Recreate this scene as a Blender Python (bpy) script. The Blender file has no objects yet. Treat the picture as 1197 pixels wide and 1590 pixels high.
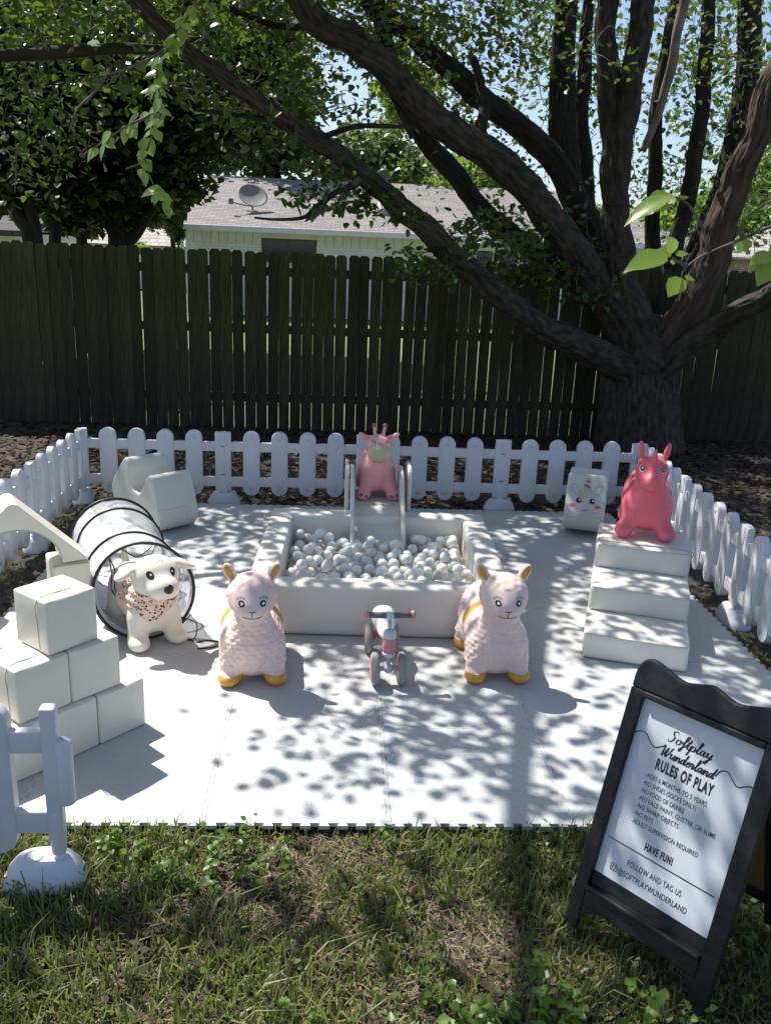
import bpy, bmesh, math, random
import numpy as np
from mathutils import Vector, Matrix, Quaternion
from mathutils.bvhtree import BVHTree

random.seed(7); np.random.seed(7)
R = math.radians
S = bpy.context.scene
COL = S.collection

# ------------------------------------------------------------------ camera, sky, sun, exposure
FPX, PITCH, ROLL, YAW = 1340.12, 0.29294, 0.040944, 0.059825
CAM = np.array([-0.19933, -2.41043, 1.80107])
FW = np.array([math.sin(YAW)*math.cos(PITCH), math.cos(YAW)*math.cos(PITCH), -math.sin(PITCH)])
R0 = np.array([math.cos(YAW), -math.sin(YAW), 0.0]); U0 = np.cross(R0, FW)
CR = R0*math.cos(ROLL) + U0*math.sin(ROLL); CU = np.cross(CR, FW)
cam = bpy.data.objects.new('camera', bpy.data.cameras.new('camera')); COL.objects.link(cam)
cam.matrix_world = Matrix([[CR[0], CU[0], -FW[0], CAM[0]], [CR[1], CU[1], -FW[1], CAM[1]], [CR[2], CU[2], -FW[2], CAM[2]], [0, 0, 0, 1]])
cam.data.sensor_fit = 'VERTICAL'; cam.data.sensor_height = 24; cam.data.sensor_width = 24
cam.data.lens = FPX/1590*24; cam.data.clip_start = 0.02; cam.data.clip_end = 500
S.camera = cam
SUNV = np.array([-0.48, 0.41, 1.0])                       # towards the sun, per metre of height
world = bpy.data.worlds.new('World'); S.world = world; world.use_nodes = True
wn = world.node_tree; bg = wn.nodes['Background']
sky = wn.nodes.new('ShaderNodeTexSky'); sky.sky_type = 'NISHITA'; sky.sun_disc = False
sky.sun_elevation = math.atan2(1, math.hypot(.48, .41)); sky.sun_rotation = math.atan2(-.48, .41)
sky.air_density = 0.8; sky.dust_density = 1.5; sky.ozone_density = 0.9
wn.links.new(sky.outputs[0], bg.inputs[0]); bg.inputs[1].default_value = 0.125
sun = bpy.data.objects.new('sun', bpy.data.lights.new('sun', 'SUN')); COL.objects.link(sun)
sun.data.energy = 5.0; sun.data.angle = R(0.53); sun.data.color = (1, .965, .9)
sun.rotation_euler = Vector(-SUNV).to_track_quat('-Z', 'Y').to_euler()
sun.location = (-4, 4, 9)
S.view_settings.view_transform = 'Standard'; S.view_settings.look = 'None'; S.view_settings.gamma = 1
S.view_settings.exposure = 0.58
S.render.resolution_x, S.render.resolution_y = 770, 1024

def ray(px, py):
    x, y = px-598.5, py-795.0
    return FW*FPX + CR*x - CU*y
def atY(px, py, Y):
    d = ray(px, py); return CAM + d*((Y-CAM[1])/d[1])
def atZ(px, py, Z=0.0):
    d = ray(px, py); return CAM + d*((Z-CAM[2])/d[2])
def depth(p): return float((np.asarray(p)-CAM) @ FW)
def proj(P):
    q = np.asarray(P)-CAM; c = q@FW
    return np.stack([598.5+FPX*(q@CR)/c, 795-FPX*(q@CU)/c, c], -1)

# ------------------------------------------------------------------ materials
def nd(nt, t, **k):
    n = nt.nodes.new(t)
    for a, v in k.items(): setattr(n, a, v)
    return n
def M(name, c1, c2=None, scale=6, rough=.5, bump=0, bscale=60, stretch=None, rnd=0, spec=.5, kind='noise', coat=0, contrast=(.35, .65), detail=4, sss=0, metal=0, attr=None):
    m = bpy.data.materials.new(name); m.use_nodes = True; nt = m.node_tree; L = nt.links.new
    b = nt.nodes['Principled BSDF']; b.inputs['Roughness'].default_value = rough
    b.inputs['Specular IOR Level'].default_value = spec; b.inputs['Coat Weight'].default_value = coat; b.inputs['Metallic'].default_value = metal
    if sss: b.inputs['Subsurface Weight'].default_value = sss; b.inputs['Subsurface Radius'].default_value = (.02, .015, .012)
    tc = nd(nt, 'ShaderNodeTexCoord'); mp = nd(nt, 'ShaderNodeMapping')
    if attr: at_n = nd(nt, 'ShaderNodeAttribute', attribute_name=attr); L(at_n.outputs['Vector'], mp.inputs[0])
    else: L(tc.outputs['Object'], mp.inputs[0])
    if stretch: mp.inputs['Scale'].default_value = stretch
    c2 = c2 or tuple(x*.86 for x in c1)
    nz = nd(nt, 'ShaderNodeTexNoise'); nz.inputs['Scale'].default_value = scale; nz.inputs['Detail'].default_value = detail
    L(mp.outputs[0], nz.inputs['Vector'])
    rp = nd(nt, 'ShaderNodeMapRange'); rp.inputs[1].default_value, rp.inputs[2].default_value = contrast
    L(nz.outputs[0], rp.inputs[0])
    mx = nd(nt, 'ShaderNodeMix', data_type='RGBA'); mx.inputs[6].default_value = (*c1, 1); mx.inputs[7].default_value = (*c2, 1)
    L(rp.outputs[0], mx.inputs[0]); out = mx.outputs[2]
    if rnd:
        oi = nd(nt, 'ShaderNodeObjectInfo'); hs = nd(nt, 'ShaderNodeHueSaturation'); mr = nd(nt, 'ShaderNodeMapRange')
        mr.inputs[3].default_value = 1-rnd; mr.inputs[4].default_value = 1+rnd
        L(oi.outputs['Random'], mr.inputs[0]); L(mr.outputs[0], hs.inputs['Value']); L(out, hs.inputs['Color']); out = hs.outputs[0]
    L(out, b.inputs['Base Color'])
    if bump:
        if kind == 'voronoi':
            t = nd(nt, 'ShaderNodeTexVoronoi'); t.feature = 'SMOOTH_F1'; o = t.outputs['Distance']
        elif kind == 'wave':
            t = nd(nt, 'ShaderNodeTexWave'); o = t.outputs['Fac']; t.bands_direction = 'DIAGONAL'
        else:
            t = nd(nt, 'ShaderNodeTexNoise'); o = t.outputs[0]; t.inputs['Detail'].default_value = 6
        t.inputs['Scale'].default_value = bscale; L(mp.outputs[0], t.inputs['Vector'])
        bp = nd(nt, 'ShaderNodeBump'); bp.inputs['Strength'].default_value = bump; bp.inputs['Distance'].default_value = .01
        L(o, bp.inputs['Height']); L(bp.outputs[0], b.inputs['Normal'])
    m.node_tree.nodes['Principled BSDF'].location = (0, 0)
    return m
def leafmat(name, ca, cb, trans=.35, rough=.35, tcol=(.35, .55, .06)):
    m = bpy.data.materials.new(name); m.use_nodes = True; nt = m.node_tree; L = nt.links.new
    b = nt.nodes['Principled BSDF']; b.inputs['Roughness'].default_value = rough; b.inputs['Specular IOR Level'].default_value = .45
    g = nd(nt, 'ShaderNodeNewGeometry'); oi = nd(nt, 'ShaderNodeObjectInfo'); ad = nd(nt, 'ShaderNodeMath', operation='ADD'); fr = nd(nt, 'ShaderNodeMath', operation='FRACT')
    L(g.outputs['Random Per Island'], ad.inputs[0]); L(oi.outputs['Random'], ad.inputs[1]); L(ad.outputs[0], fr.inputs[0])
    mx = nd(nt, 'ShaderNodeMix', data_type='RGBA'); mx.inputs[6].default_value = (*ca, 1); mx.inputs[7].default_value = (*cb, 1)
    L(fr.outputs[0], mx.inputs[0]); L(mx.outputs[2], b.inputs['Base Color'])
    t = nd(nt, 'ShaderNodeBsdfTranslucent'); t.inputs[0].default_value = (*tcol, 1)
    ms = nd(nt, 'ShaderNodeMixShader'); ms.inputs[0].default_value = trans
    L(b.outputs[0], ms.inputs[1]); L(t.outputs[0], ms.inputs[2]); L(ms.outputs[0], nt.nodes['Material Output'].inputs[0])
    return m

MAT = dict(
    mat=M('foam_mat', (.545, .555, .555), (.50, .51, .512), 2.2, .6, .2, 42, kind='wave', spec=.3),
    picket=M('picket_plastic', (.68, .69, .73), (.62, .63, .67), 4, .42, .15, 30, rnd=.03),
    picketseam=M('picket_emboss', (.42, .44, .5), rough=.5),
    vinyl=M('cream_vinyl', (.78, .74, .64), (.73, .69, .59), 3, .40, .45, 9, spec=.4, rnd=.02),
    vinyl2=M('ivory_vinyl', (.76, .73, .665), (.71, .68, .62), 3, .40, .45, 8, spec=.4, rnd=.02),
    vinylg=M('pale_sage_vinyl', (.63, .64, .575), (.59, .60, .54), 3, .4, .2, 12, spec=.4),
    tan=M('tan_vinyl', (.66, .55, .34), rough=.5),
    seam=M('seam_thread', (.6, .57, .49), rough=.7),
    ball=M('ball_plastic', (.84, .83, .79), (.74, .735, .70), 9, .28, 0, rnd=.14, sss=.15),
    slide=M('slide_plastic', (.72, .70, .64), (.66, .64, .58), 5, .4, .1, 20),
    plank=M('cedar_plank', (.056, .050, .020), (.029, .026, .013), 5, .85, .6, 22, stretch=(9, 9, .8), rnd=.32),
    rail=M('fence_rail_wood', (.09, .075, .04), None, 5, .85, .4, 20, rnd=.2),
    soil=M('bare_soil', (.042, .033, .025), (.095, .076, .055), 5, .95, .9, 18, detail=8),
    ground=M('lawn', (.13, .15, .055), (.17, .185, .08), .8, .95, .8, 40, detail=8),
    bark=M('bark_grey', (.066, .053, .039), (.017, .014, .011), 20, .92, 1.0, 40, stretch=(1.5, 1.5, .45), detail=10, contrast=(.36, .64), attr='bk'),
    barkred=M('bark_red', (.10, .064, .044), (.03, .02, .015), 16, .9, 1.0, 14, stretch=(2.5, 2.5, .22), detail=8, attr='bk'),
    deadwood=M('dead_wood', (.22, .18, .14), (.13, .10, .08), 8, .85, .5, 20),
    twig=M('twig_bark', (.17, .14, .115), (.09, .075, .06), 20, .8),
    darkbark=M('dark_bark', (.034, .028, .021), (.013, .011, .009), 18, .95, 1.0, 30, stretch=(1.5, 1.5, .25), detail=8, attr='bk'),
    leaf=leafmat('leaf_green', (.028, .058, .011), (.065, .11, .02), .2, .36, (.26, .4, .045)),
    leaflit=leafmat('leaf_sunlit', (.10, .18, .035), (.17, .26, .06), .4, .2, (.5, .66, .12)),  # lit copy of leaf for the near sprays, sunshine put into the colours
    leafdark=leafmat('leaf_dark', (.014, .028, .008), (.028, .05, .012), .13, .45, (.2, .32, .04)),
    leaffar=leafmat('leaf_far', (.06, .09, .035), (.10, .135, .05), .25, .5, (.3, .42, .12)),
    leafwarm=leafmat('leaf_yellowgreen', (.09, .14, .025), (.13, .19, .035), .35, .4),
    grass=leafmat('grass_blade', (.085, .115, .028), (.20, .195, .075), .3, .45, (.3, .42, .08)),
    straw=leafmat('dry_thatch', (.30, .24, .15), (.16, .12, .075), .12, .8, (.4, .33, .2)),
    litter=leafmat('leaf_litter', (.065, .046, .032), (.026, .019, .014), .05, .8, (.3, .2, .1)),
    weed=leafmat('weed_leaf', (.075, .14, .024), (.13, .20, .04), .33, .4),
    black=M('black_trim', (.012, .012, .014), None, 6, .45),
    eyewhite=M('eye_white', (.85, .85, .85), rough=.3),
    ink=M('dark_print', (.016, .014, .028), rough=.5),
)
def mossy(m):
    nt = m.node_tree; L = nt.links.new; b = nt.nodes['Principled BSDF']; src = b.inputs['Base Color'].links[0].from_socket
    tc = nd(nt, 'ShaderNodeTexCoord'); sx = nd(nt, 'ShaderNodeSeparateXYZ'); L(tc.outputs['Object'], sx.inputs[0]); nz = nd(nt, 'ShaderNodeTexNoise'); nz.inputs['Scale'].default_value = 3; L(tc.outputs['Object'], nz.inputs[0])
    ad = nd(nt, 'ShaderNodeMath', operation='ADD'); L(sx.outputs[2], ad.inputs[0]); L(nz.outputs[0], ad.inputs[1]); mr = nd(nt, 'ShaderNodeMapRange'); mr.inputs[1].default_value = .75; mr.inputs[2].default_value = 1.7; L(ad.outputs[0], mr.inputs[0])
    mx = nd(nt, 'ShaderNodeMix', data_type='RGBA', blend_type='MULTIPLY'); mx.inputs[0].default_value = 1; L(src, mx.inputs[6])
    cr = nd(nt, 'ShaderNodeMix', data_type='RGBA'); cr.inputs[6].default_value = (.80, .78, .98, 1); cr.inputs[7].default_value = (1.15, 1.25, .85, 1); L(mr.outputs[0], cr.inputs[0]); L(cr.outputs[2], mx.inputs[7]); L(mx.outputs[2], b.inputs['Base Color'])
mossy(MAT['plank'])
# ------------------------------------------------------------------ mesh helpers
def link(o, parent=None):
    COL.objects.link(o)
    if parent is not None: o.parent = parent
    return o
def meshdata(name, v, f, mat=None, smooth=True):
    me = bpy.data.meshes.new(name)
    me.from_pydata([tuple(map(float, q)) for q in v], [], [tuple(map(int, q)) for q in f]); me.update()
    if smooth: me.polygons.foreach_set('use_smooth', [True]*len(me.polygons))
    if mat: me.materials.append(mat)
    return me
def fastmesh(name, V, F, mat):
    """V (n,3), F (m,k) arrays, k = 3 or 4"""
    me = bpy.data.meshes.new(name); k = F.shape[1]
    me.vertices.add(len(V)); me.vertices.foreach_set('co', np.asarray(V, np.float32).ravel())
    me.loops.add(F.size); me.loops.foreach_set('vertex_index', F.astype(np.int32).ravel())
    me.polygons.add(len(F)); me.polygons.foreach_set('loop_start', np.arange(0, F.size, k, dtype=np.int32))
    me.polygons.foreach_set('loop_total', np.full(len(F), k, np.int32))
    me.update(calc_edges=True); me.validate(); me.materials.append(mat); return me
def ob(name, v, f, mat, parent=None, smooth=True, loc=None, rot=None):
    o = link(bpy.data.objects.new(name, meshdata(name, v, f, mat, smooth)), parent)
    if loc is not None: o.location = loc
    if rot is not None: o.rotation_euler = rot
    return o
def obm(name, me, parent=None, loc=None, rot=None):
    o = link(bpy.data.objects.new(name, me), parent)
    if loc is not None: o.location = loc
    if rot is not None: o.rotation_euler = rot
    return o
def thing(name, label, cat, loc=(0, 0, 0), rz=0, group=None):
    o = link(bpy.data.objects.new(name, None)); o.location = loc; o.rotation_euler = (0, 0, rz); o.empty_display_size = .1
    return tag(o, label, cat, group)
def tag(o, label, cat, group=None, kind=None):
    o['label'] = label; o['category'] = cat
    if group: o['group'] = group
    if kind: o['kind'] = kind
    return o
def struct(o): o['kind'] = 'structure'; return o
def bev(o, w=.004, seg=2, ang=35):
    b = o.modifiers.new('bevel', 'BEVEL'); b.width = w; b.segments = seg; b.limit_method = 'ANGLE'; b.angle_limit = R(ang); return o
def join(*vf):
    V, F = [], []
    for v, f in vf:
        n = len(V); V += [tuple(q) for q in v]; F += [tuple(i+n for i in q) for q in f]
    return V, F
def box(x0, x1, y0, y1, z0, z1):
    v = [(x, y, z) for z in (z0, z1) for y in (y0, y1) for x in (x0, x1)]
    return v, [(0, 2, 3, 1), (4, 5, 7, 6), (0, 1, 5, 4), (2, 6, 7, 3), (0, 4, 6, 2), (1, 3, 7, 5)]
def prism(poly, a0, a1, axis='y'):
    """poly in the plane across the axis, thickness a0..a1"""
    n = len(poly)
    put = {'y': lambda p, a: (p[0], a, p[1]), 'x': lambda p, a: (a, p[0], p[1]), 'z': lambda p, a: (p[0], p[1], a)}[axis]
    v = [put(p, a0) for p in poly] + [put(p, a1) for p in poly]
    f = [tuple(range(n)), tuple(range(2*n-1, n-1, -1))] + [(i, i+n, (i+1) % n+n, (i+1) % n) for i in range(n)]
    return v, f
def fixn(o):
    bm = bmesh.new(); bm.from_mesh(o.data); bmesh.ops.recalc_face_normals(bm, faces=bm.faces); bm.to_mesh(o.data); bm.free(); return o
def rbox(w, d, h, r=.015, n=7, bulge=0, zb=True):
    """soft rounded box, base centred on the origin, faces slightly padded"""
    hw = np.array([w/2, d/2, h/2]); V = {}; verts = []; F = []
    t = np.linspace(-1, 1, n+1); k = r/hw.min()*1.2
    t = np.concatenate([[-1, -1+.35*k], np.linspace(-1+k, 1-k, n-1), [1-.35*k, 1]]); n = len(t)-1
    def vid(p):
        key = tuple(np.round(p, 5))
        if key not in V:
            q = np.array(p)*hw; inner = np.clip(q, -(hw-r), hw-r); dlt = q-inner; L = np.linalg.norm(dlt)
            # rounded surface
            nq = inner + (dlt/L*r if L > 1e-9 else 0)
            a = np.abs(p); ax = int(np.argmax(a)); o = [i for i in range(3) if i != ax]
            nq[ax] += math.copysign(1, p[ax])*bulge*max(0, 1-p[o[0]]**2)*max(0, 1-p[o[1]]**2)*(0 if (ax == 2 and p[2] < 0 and zb) else 1)
            nq[2] += h/2; V[key] = len(verts); verts.append(nq)
        return V[key]
    for ax in range(3):
        o = [i for i in range(3) if i != ax]
        for s in (-1, 1):
            for i in range(n):
                for j in range(n):
                    q = []
                    for a, b in ((i, j), (i+1, j), (i+1, j+1), (i, j+1)):
                        p = [0, 0, 0]; p[ax] = s; p[o[0]] = t[a]; p[o[1]] = t[b]; q.append(vid(p))
                    if (s > 0) ^ (ax == 1): F.append(tuple(q))
                    else: F.append(tuple(q[::-1]))
    return verts, F
def crom(P, n=6):
    P = np.asarray(P, float); Q = np.vstack([2*P[0]-P[1], P, 2*P[-1]-P[-2]]); out = []
    for i in range(1, len(Q)-2):
        a, b, c, d = Q[i-1:i+3]
        for t in np.linspace(0, 1, n, endpoint=False):
            out.append(.5*(2*b+(c-a)*t+(2*a-5*b+4*c-d)*t*t+(3*b-a-3*c+d)*t**3))
    out.append(Q[-2]); return np.array(out)
def tube(P, rad, seg=8, cap=True, noise=0, rough=0):
    P = np.asarray(P, float); n = len(P); rad = np.broadcast_to(np.asarray(rad, float), (n,))
    T = np.gradient(P, axis=0); T /= np.linalg.norm(T, axis=1)[:, None]+1e-9
    up = np.array([0, 0, 1.]) if abs(T[0][2]) < .9 else np.array([1., 0, 0])
    A = np.cross(up, T[0]); A /= np.linalg.norm(A); V = []; ph = np.random.rand(6)*6.28
    for i in range(n):
        A = A - T[i]*(A@T[i]); A /= np.linalg.norm(A)+1e-9; B = np.cross(T[i], A)
        for k in range(seg):
            a = 2*math.pi*k/seg; r = rad[i]
            if noise: r *= 1+noise*(math.sin(2*a+ph[0]+i*.35)+.6*math.sin(3*a+ph[1]-i*.5)+.5*math.sin(5*a+ph[2]+i*.9))
            if rough: r *= 1+rough*(random.random()-.5)
            V.append(P[i]+(A*math.cos(a)+B*math.sin(a))*r)
    F = [(i*seg+k, i*seg+(k+1) % seg, (i+1)*seg+(k+1) % seg, (i+1)*seg+k) for i in range(n-1) for k in range(seg)]
    if cap: F += [tuple(range(seg-1, -1, -1)), tuple((n-1)*seg+k for k in range(seg))]
    return V, F
from mathutils import noise as mnoise
def barktube(P, rad, seg, amp=.05, off=(0, 0, 0)):
    """limb with furrowed bark: real relief plus straightened coordinates for the material"""
    P = np.asarray(P, float); n = len(P); T = np.gradient(P, axis=0); T /= np.linalg.norm(T, axis=1)[:, None]+1e-9
    A = np.cross([0, 0, 1.] if abs(T[0][2]) < .9 else [1., 0, 0], T[0]); A /= np.linalg.norm(A); V = []; B_ = []; L = 0; sd = random.random()*50; rm = float(np.mean(rad))
    for i in range(n):
        if i: L += np.linalg.norm(P[i]-P[i-1])
        A = A-T[i]*(A@T[i]); A /= np.linalg.norm(A)+1e-9; Bv = np.cross(T[i], A); r0 = rad[i]
        for k in range(seg):
            a = 2*math.pi*k/seg; c, s_ = math.cos(a), math.sin(a)
            big = mnoise.noise((c*1.1+sd, s_*1.1, L*1.1)); fur = abs(mnoise.noise((c*rm*18+sd, s_*rm*18, L*3.2)))+.45*abs(mnoise.noise((c*rm*40, s_*rm*40+sd, L*8)))
            r = r0*(1+.09*big)+min(r0, .12)*amp*4*(fur-.3)
            V.append(P[i]+(A*c+Bv*s_)*max(r, .003)-np.asarray(off)); B_.append((c*rm+sd, s_*rm, L))
    F = [(i*seg+k, i*seg+(k+1) % seg, (i+1)*seg+(k+1) % seg, (i+1)*seg+k) for i in range(n-1) for k in range(seg)]
    F += [tuple(range(seg-1, -1, -1)), tuple((n-1)*seg+k for k in range(seg))]
    return V, F, B_
def barkob(name, P, rad, seg, mat, parent, off, amp=.05):
    V, F, B_ = barktube(P, rad, seg, amp, off); o = ob(name, V, F, mat, parent)
    at = o.data.attributes.new('bk', 'FLOAT_VECTOR', 'POINT'); at.data.foreach_set('vector', np.array(B_, np.float32).ravel()); return o
def lathe(prof, seg=20, axis='z', c=(0, 0, 0)):
    V = []; n = len(prof)
    for r, z in prof:
        for k in range(seg):
            a = 2*math.pi*k/seg; p = (r*math.cos(a), r*math.sin(a), z)
            if axis == 'x': p = (p[2], p[0], p[1])
            if axis == 'y': p = (p[0], p[2], p[1])
            V.append((p[0]+c[0], p[1]+c[1], p[2]+c[2]))
    F = [(i*seg+k, i*seg+(k+1) % seg, (i+1)*seg+(k+1) % seg, (i+1)*seg+k) for i in range(n-1) for k in range(seg)]
    F += [tuple(range(seg-1, -1, -1)), tuple((n-1)*seg+k for k in range(seg))]
    return V, F
def ellip(c, r, nu=14, nv=10):
    return lathe([(max(1e-4, math.sin(math.pi*i/nv)), -math.cos(math.pi*i/nv)) for i in range(nv+1)], nu) if False else (
        [(c[0]+r[0]*math.sin(math.pi*i/nv)*math.cos(2*math.pi*k/nu), c[1]+r[1]*math.sin(math.pi*i/nv)*math.sin(2*math.pi*k/nu), c[2]-r[2]*math.cos(math.pi*i/nv)) for i in range(nv+1) for k in range(nu)],
        [(i*nu+k, i*nu+(k+1) % nu, (i+1)*nu+(k+1) % nu, (i+1)*nu+k) for i in range(nv) for k in range(nu)])
# ------------------------------------------------------------------ SDF creatures (surface nets)
def E(c, r):
    c = np.array(c, float); r = np.array(r, float)
    def f(p):
        q = (p-c)/r; k0 = np.linalg.norm(q, axis=1); k1 = np.linalg.norm(q/r, axis=1)+1e-9
        return k0*(k0-1)/k1
    return f
def ER(c, r, rot):
    """ellipsoid turned by an euler rotation"""
    Mx = np.array(Quaternion((1, 0, 0, 0)).to_matrix()); from mathutils import Euler
    Mx = np.array(Euler(rot).to_matrix()); e = E((0, 0, 0), r); c = np.array(c, float)
    return lambda p: e((p-c)@Mx)
def K(a, b, ra, rb):
    a = np.array(a, float); b = np.array(b, float); ab = b-a; L = ab@ab
    def f(p):
        t = np.clip(((p-a)@ab)/L, 0, 1)
        return np.linalg.norm(p-a-t[:, None]*ab, axis=1)-(ra+(rb-ra)*t)
    return f
def sunion(fs, k):
    def f(p):
        d = fs[0](p)
        for g in fs[1:]:
            g, kk = g if isinstance(g, tuple) else (g, k)
            e = g(p); h = np.clip(.5+.5*(e-d)/kk, 0, 1); d = e+(d-e)*h-kk*h*(1-h)
        return d
    return f
def nets(f, lo, hi, step):
    lo = np.array(lo, float); hi = np.array(hi, float); n = np.ceil((hi-lo)/step).astype(int)+1
    ax = [lo[i]+step*np.arange(n[i]) for i in range(3)]
    G = np.stack(np.meshgrid(*ax, indexing='ij'), -1); v = f(G.reshape(-1, 3)).reshape(n); s = v < 0
    c = [np.s_[:-1], np.s_[1:]]
    cs = np.stack([s[c[i], c[j], c[k]] for i in (0, 1) for j in (0, 1) for k in (0, 1)])
    act = cs.any(0) & ~cs.all(0); idx = np.full(act.shape, -1); I = np.argwhere(act); idx[act] = np.arange(len(I))
    acc = np.zeros((len(I), 3)); cnt = np.zeros(len(I)); cr = [(i, j, k) for i in (0, 1) for j in (0, 1) for k in (0, 1)]
    for a in cr:
        for d in range(3):
            if a[d]: continue
            b = list(a); b[d] = 1
            va = v[tuple((I+a).T)]; vb = v[tuple((I+b).T)]; m = (va < 0) != (vb < 0)
            t = np.where(m, va/(va-vb+1e-12), 0); P = np.array(a)+np.outer(t, np.array(b)-np.array(a))
            acc[m] += P[m]; cnt[m] += 1
    V = lo+step*(I+acc/cnt[:, None]); F = []
    for d in range(3):
        e = [(d+1) % 3, (d+2) % 3]; sl0 = [slice(None)]*3; sl1 = [slice(None)]*3; sl0[d] = slice(0, -1); sl1[d] = slice(1, None)
        ch = s[tuple(sl0)] != s[tuple(sl1)]; J = np.argwhere(ch); J = J[(J[:, e[0]] > 0) & (J[:, e[1]] > 0) & (J[:, e[0]] < n[e[0]]-1) & (J[:, e[1]] < n[e[1]]-1)]
        o1 = np.zeros(3, int); o1[e[0]] = 1; o2 = np.zeros(3, int); o2[e[1]] = 1
        q = np.stack([idx[tuple((J-o1-o2).T)], idx[tuple((J-o2).T)], idx[tuple(J.T)], idx[tuple((J-o1).T)]], 1)
        ins = s[tuple(J.T)]; q[~ins] = q[~ins][:, ::-1]; F.append(q)
    return V, np.vstack(F)
def submesh(V, F, m):
    f = F[m]; u, inv = np.unique(f, return_inverse=True); return V[u], inv.reshape(f.shape)
class Skin:
    """paint-on shapes that follow a body surface; fr = (origin, right, up, forward)"""
    def __init__(s, V, F, fr):
        s.b = BVHTree.FromPolygons([tuple(q) for q in V], [tuple(map(int, q)) for q in F]); s.fr = [Vector(q) for q in fr]
    def pt(s, x, z, off):
        o, r, u, f = s.fr; p = o+r*x+u*z-f*1.0; h = s.b.ray_cast(p, f)
        if h[0] is None: return None
        return h[0]+h[1]*off
    def disc(s, cx, cz, rx, rz, off=.0015, rings=3, seg=18, rot=0, shape=None):
        V = []; F = []
        for i in range(rings+1):
            for k in range(seg):
                a = 2*math.pi*k/seg; q = i/rings; sx = shape(a) if shape else 1
                x, z = rx*q*math.cos(a)*sx, rz*q*math.sin(a)*sx
                p = s.pt(cx+x*math.cos(rot)-z*math.sin(rot), cz+x*math.sin(rot)+z*math.cos(rot), off)
                V.append(p if p is not None else (V[-1] if V else s.fr[0].copy()))
        for i in range(rings):
            for k in range(seg): F.append((i*seg+k, (i+1)*seg+k, (i+1)*seg+(k+1) % seg, i*seg+(k+1) % seg))
        return V, F
    def line(s, P, w, off=.0015, n=8):
        P = crom(P, n) if len(P) > 2 else np.linspace(P[0], P[1], n); T = np.gradient(P, axis=0); T /= np.linalg.norm(T, axis=1)[:, None]; V = []; F = []
        for p, t in zip(P, T):
            for sg in (-1, 1):
                q = s.pt(p[0]-t[1]*sg*w/2, p[1]+t[0]*sg*w/2, off); V.append(q if q is not None else V[-1])
        return V, [(2*i, 2*i+1, 2*i+3, 2*i+2) for i in range(len(P)-1)]
# ================================================================== SETTING
GZ = -0.03
def sheet(name, x0, x1, y0, y1, z, mat, n=2, amp=0):
    xs = np.linspace(x0, x1, n); ys = np.linspace(y0, y1, n)
    V = [(x, y, z+amp*(math.sin(x*5.1+y*2.3)+math.sin(y*7.3-x*3.1)+math.sin(x*13+1)*math.sin(y*11))*.33) for y in ys for x in xs]
    F = [(j*n+i, j*n+i+1, (j+1)*n+i+1, (j+1)*n+i) for j in range(n-1) for i in range(n-1)]
    return struct(ob(name, V, F, mat))
sheet('ground', -150, 150, -60, 240, GZ-.03, MAT['ground'])
sheet('yard_soil', -9, 9, -7, 6.7, GZ-.012, MAT['soil'], 160, .012)

# ---- interlocking foam mat
TS = .61
def tile_outline():
    n = 10; p = TS/n; a = .0075; e = []
    for i in range(n):
        t = i*p; e += [(t+.29*p, -a), (t+.21*p, a), (t+.79*p, a), (t+.71*p, -a)]
    h = TS/2; P = [(-h, -h)]
    P += [(-h+t, -h-o) for t, o in e]; P += [(h, -h)]
    P += [(h+o, -h+t) for t, o in e]; P += [(h, h)]
    P += [(-h+t, h-o) for t, o in e[::-1]]; P += [(-h, h)]
    P += [(-h+o, -h+t) for t, o in e[::-1]]
    return [(x*.9972, y*.9972) for x, y in P]
v, f = prism(tile_outline(), -.014, 0, 'z')
tme = meshdata('mat_tile', v, f, MAT['mat'], False)
bm = bmesh.new(); bm.from_mesh(tme); bmesh.ops.recalc_face_normals(bm, faces=bm.faces); bm.to_mesh(tme); bm.free()
mat_t = thing('foam_play_mat', 'pale grey interlocking foam floor mat under all the toys', 'mat', (0, 0, 0))
for j in range(6):
    for i in range(-3, 3):
        o = obm('mat_tile', tme, mat_t, ((i+.5)*TS, (j+.5)*TS, random.uniform(-.0006, .0006)))

# ---- board fence
FY = 6.6
bf = thing('board_fence', 'tall weathered dark olive wooden board fence behind the tree', 'fence', (0, FY, GZ))
pl = []
for dog in range(3):
    w = .055; h = 1.83+[0, .006, -.006][dog]; c = .026
    v, f = prism([(-w, 0), (w, 0), (w, h-c), (w-c*.9, h), (-w+c*.9, h), (-w, h-c)], -.009, .009, 'y')
    pl.append(meshdata('plank', v, f, MAT['plank'], False))
x = -5.6; k = 0
while x < 6.6:
    gap = .0005 if x < -3.2 else (.0025 if x < -1.6 else .0046)
    if random.random() < .12: gap *= .2
    if x > 3.6: gap *= .5
    o = obm('plank', random.choice(pl), bf, (x, random.uniform(-.003, .003), random.uniform(-.007, .007)-.05-.008*math.sin(x*.7)), (random.uniform(-.004, .004), random.uniform(-.006, .006), random.uniform(-.02, .02)))
    o.scale.x = random.uniform(.97, 1.0); x += .1105+gap+random.uniform(-.0006, .001); k += 1
for z in (.28, .98, 1.55):
    v, f = box(-5.7, 6.7, .013, .05, z, z+.085); ob('rail', v, f, MAT['rail'], bf, False)
for px_ in np.arange(-5.5, 6.7, 2.4):
    v, f = box(px_, px_+.09, .052, .142, -.05, 1.78); ob('post', v, f, MAT['rail'], bf, False)

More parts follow.
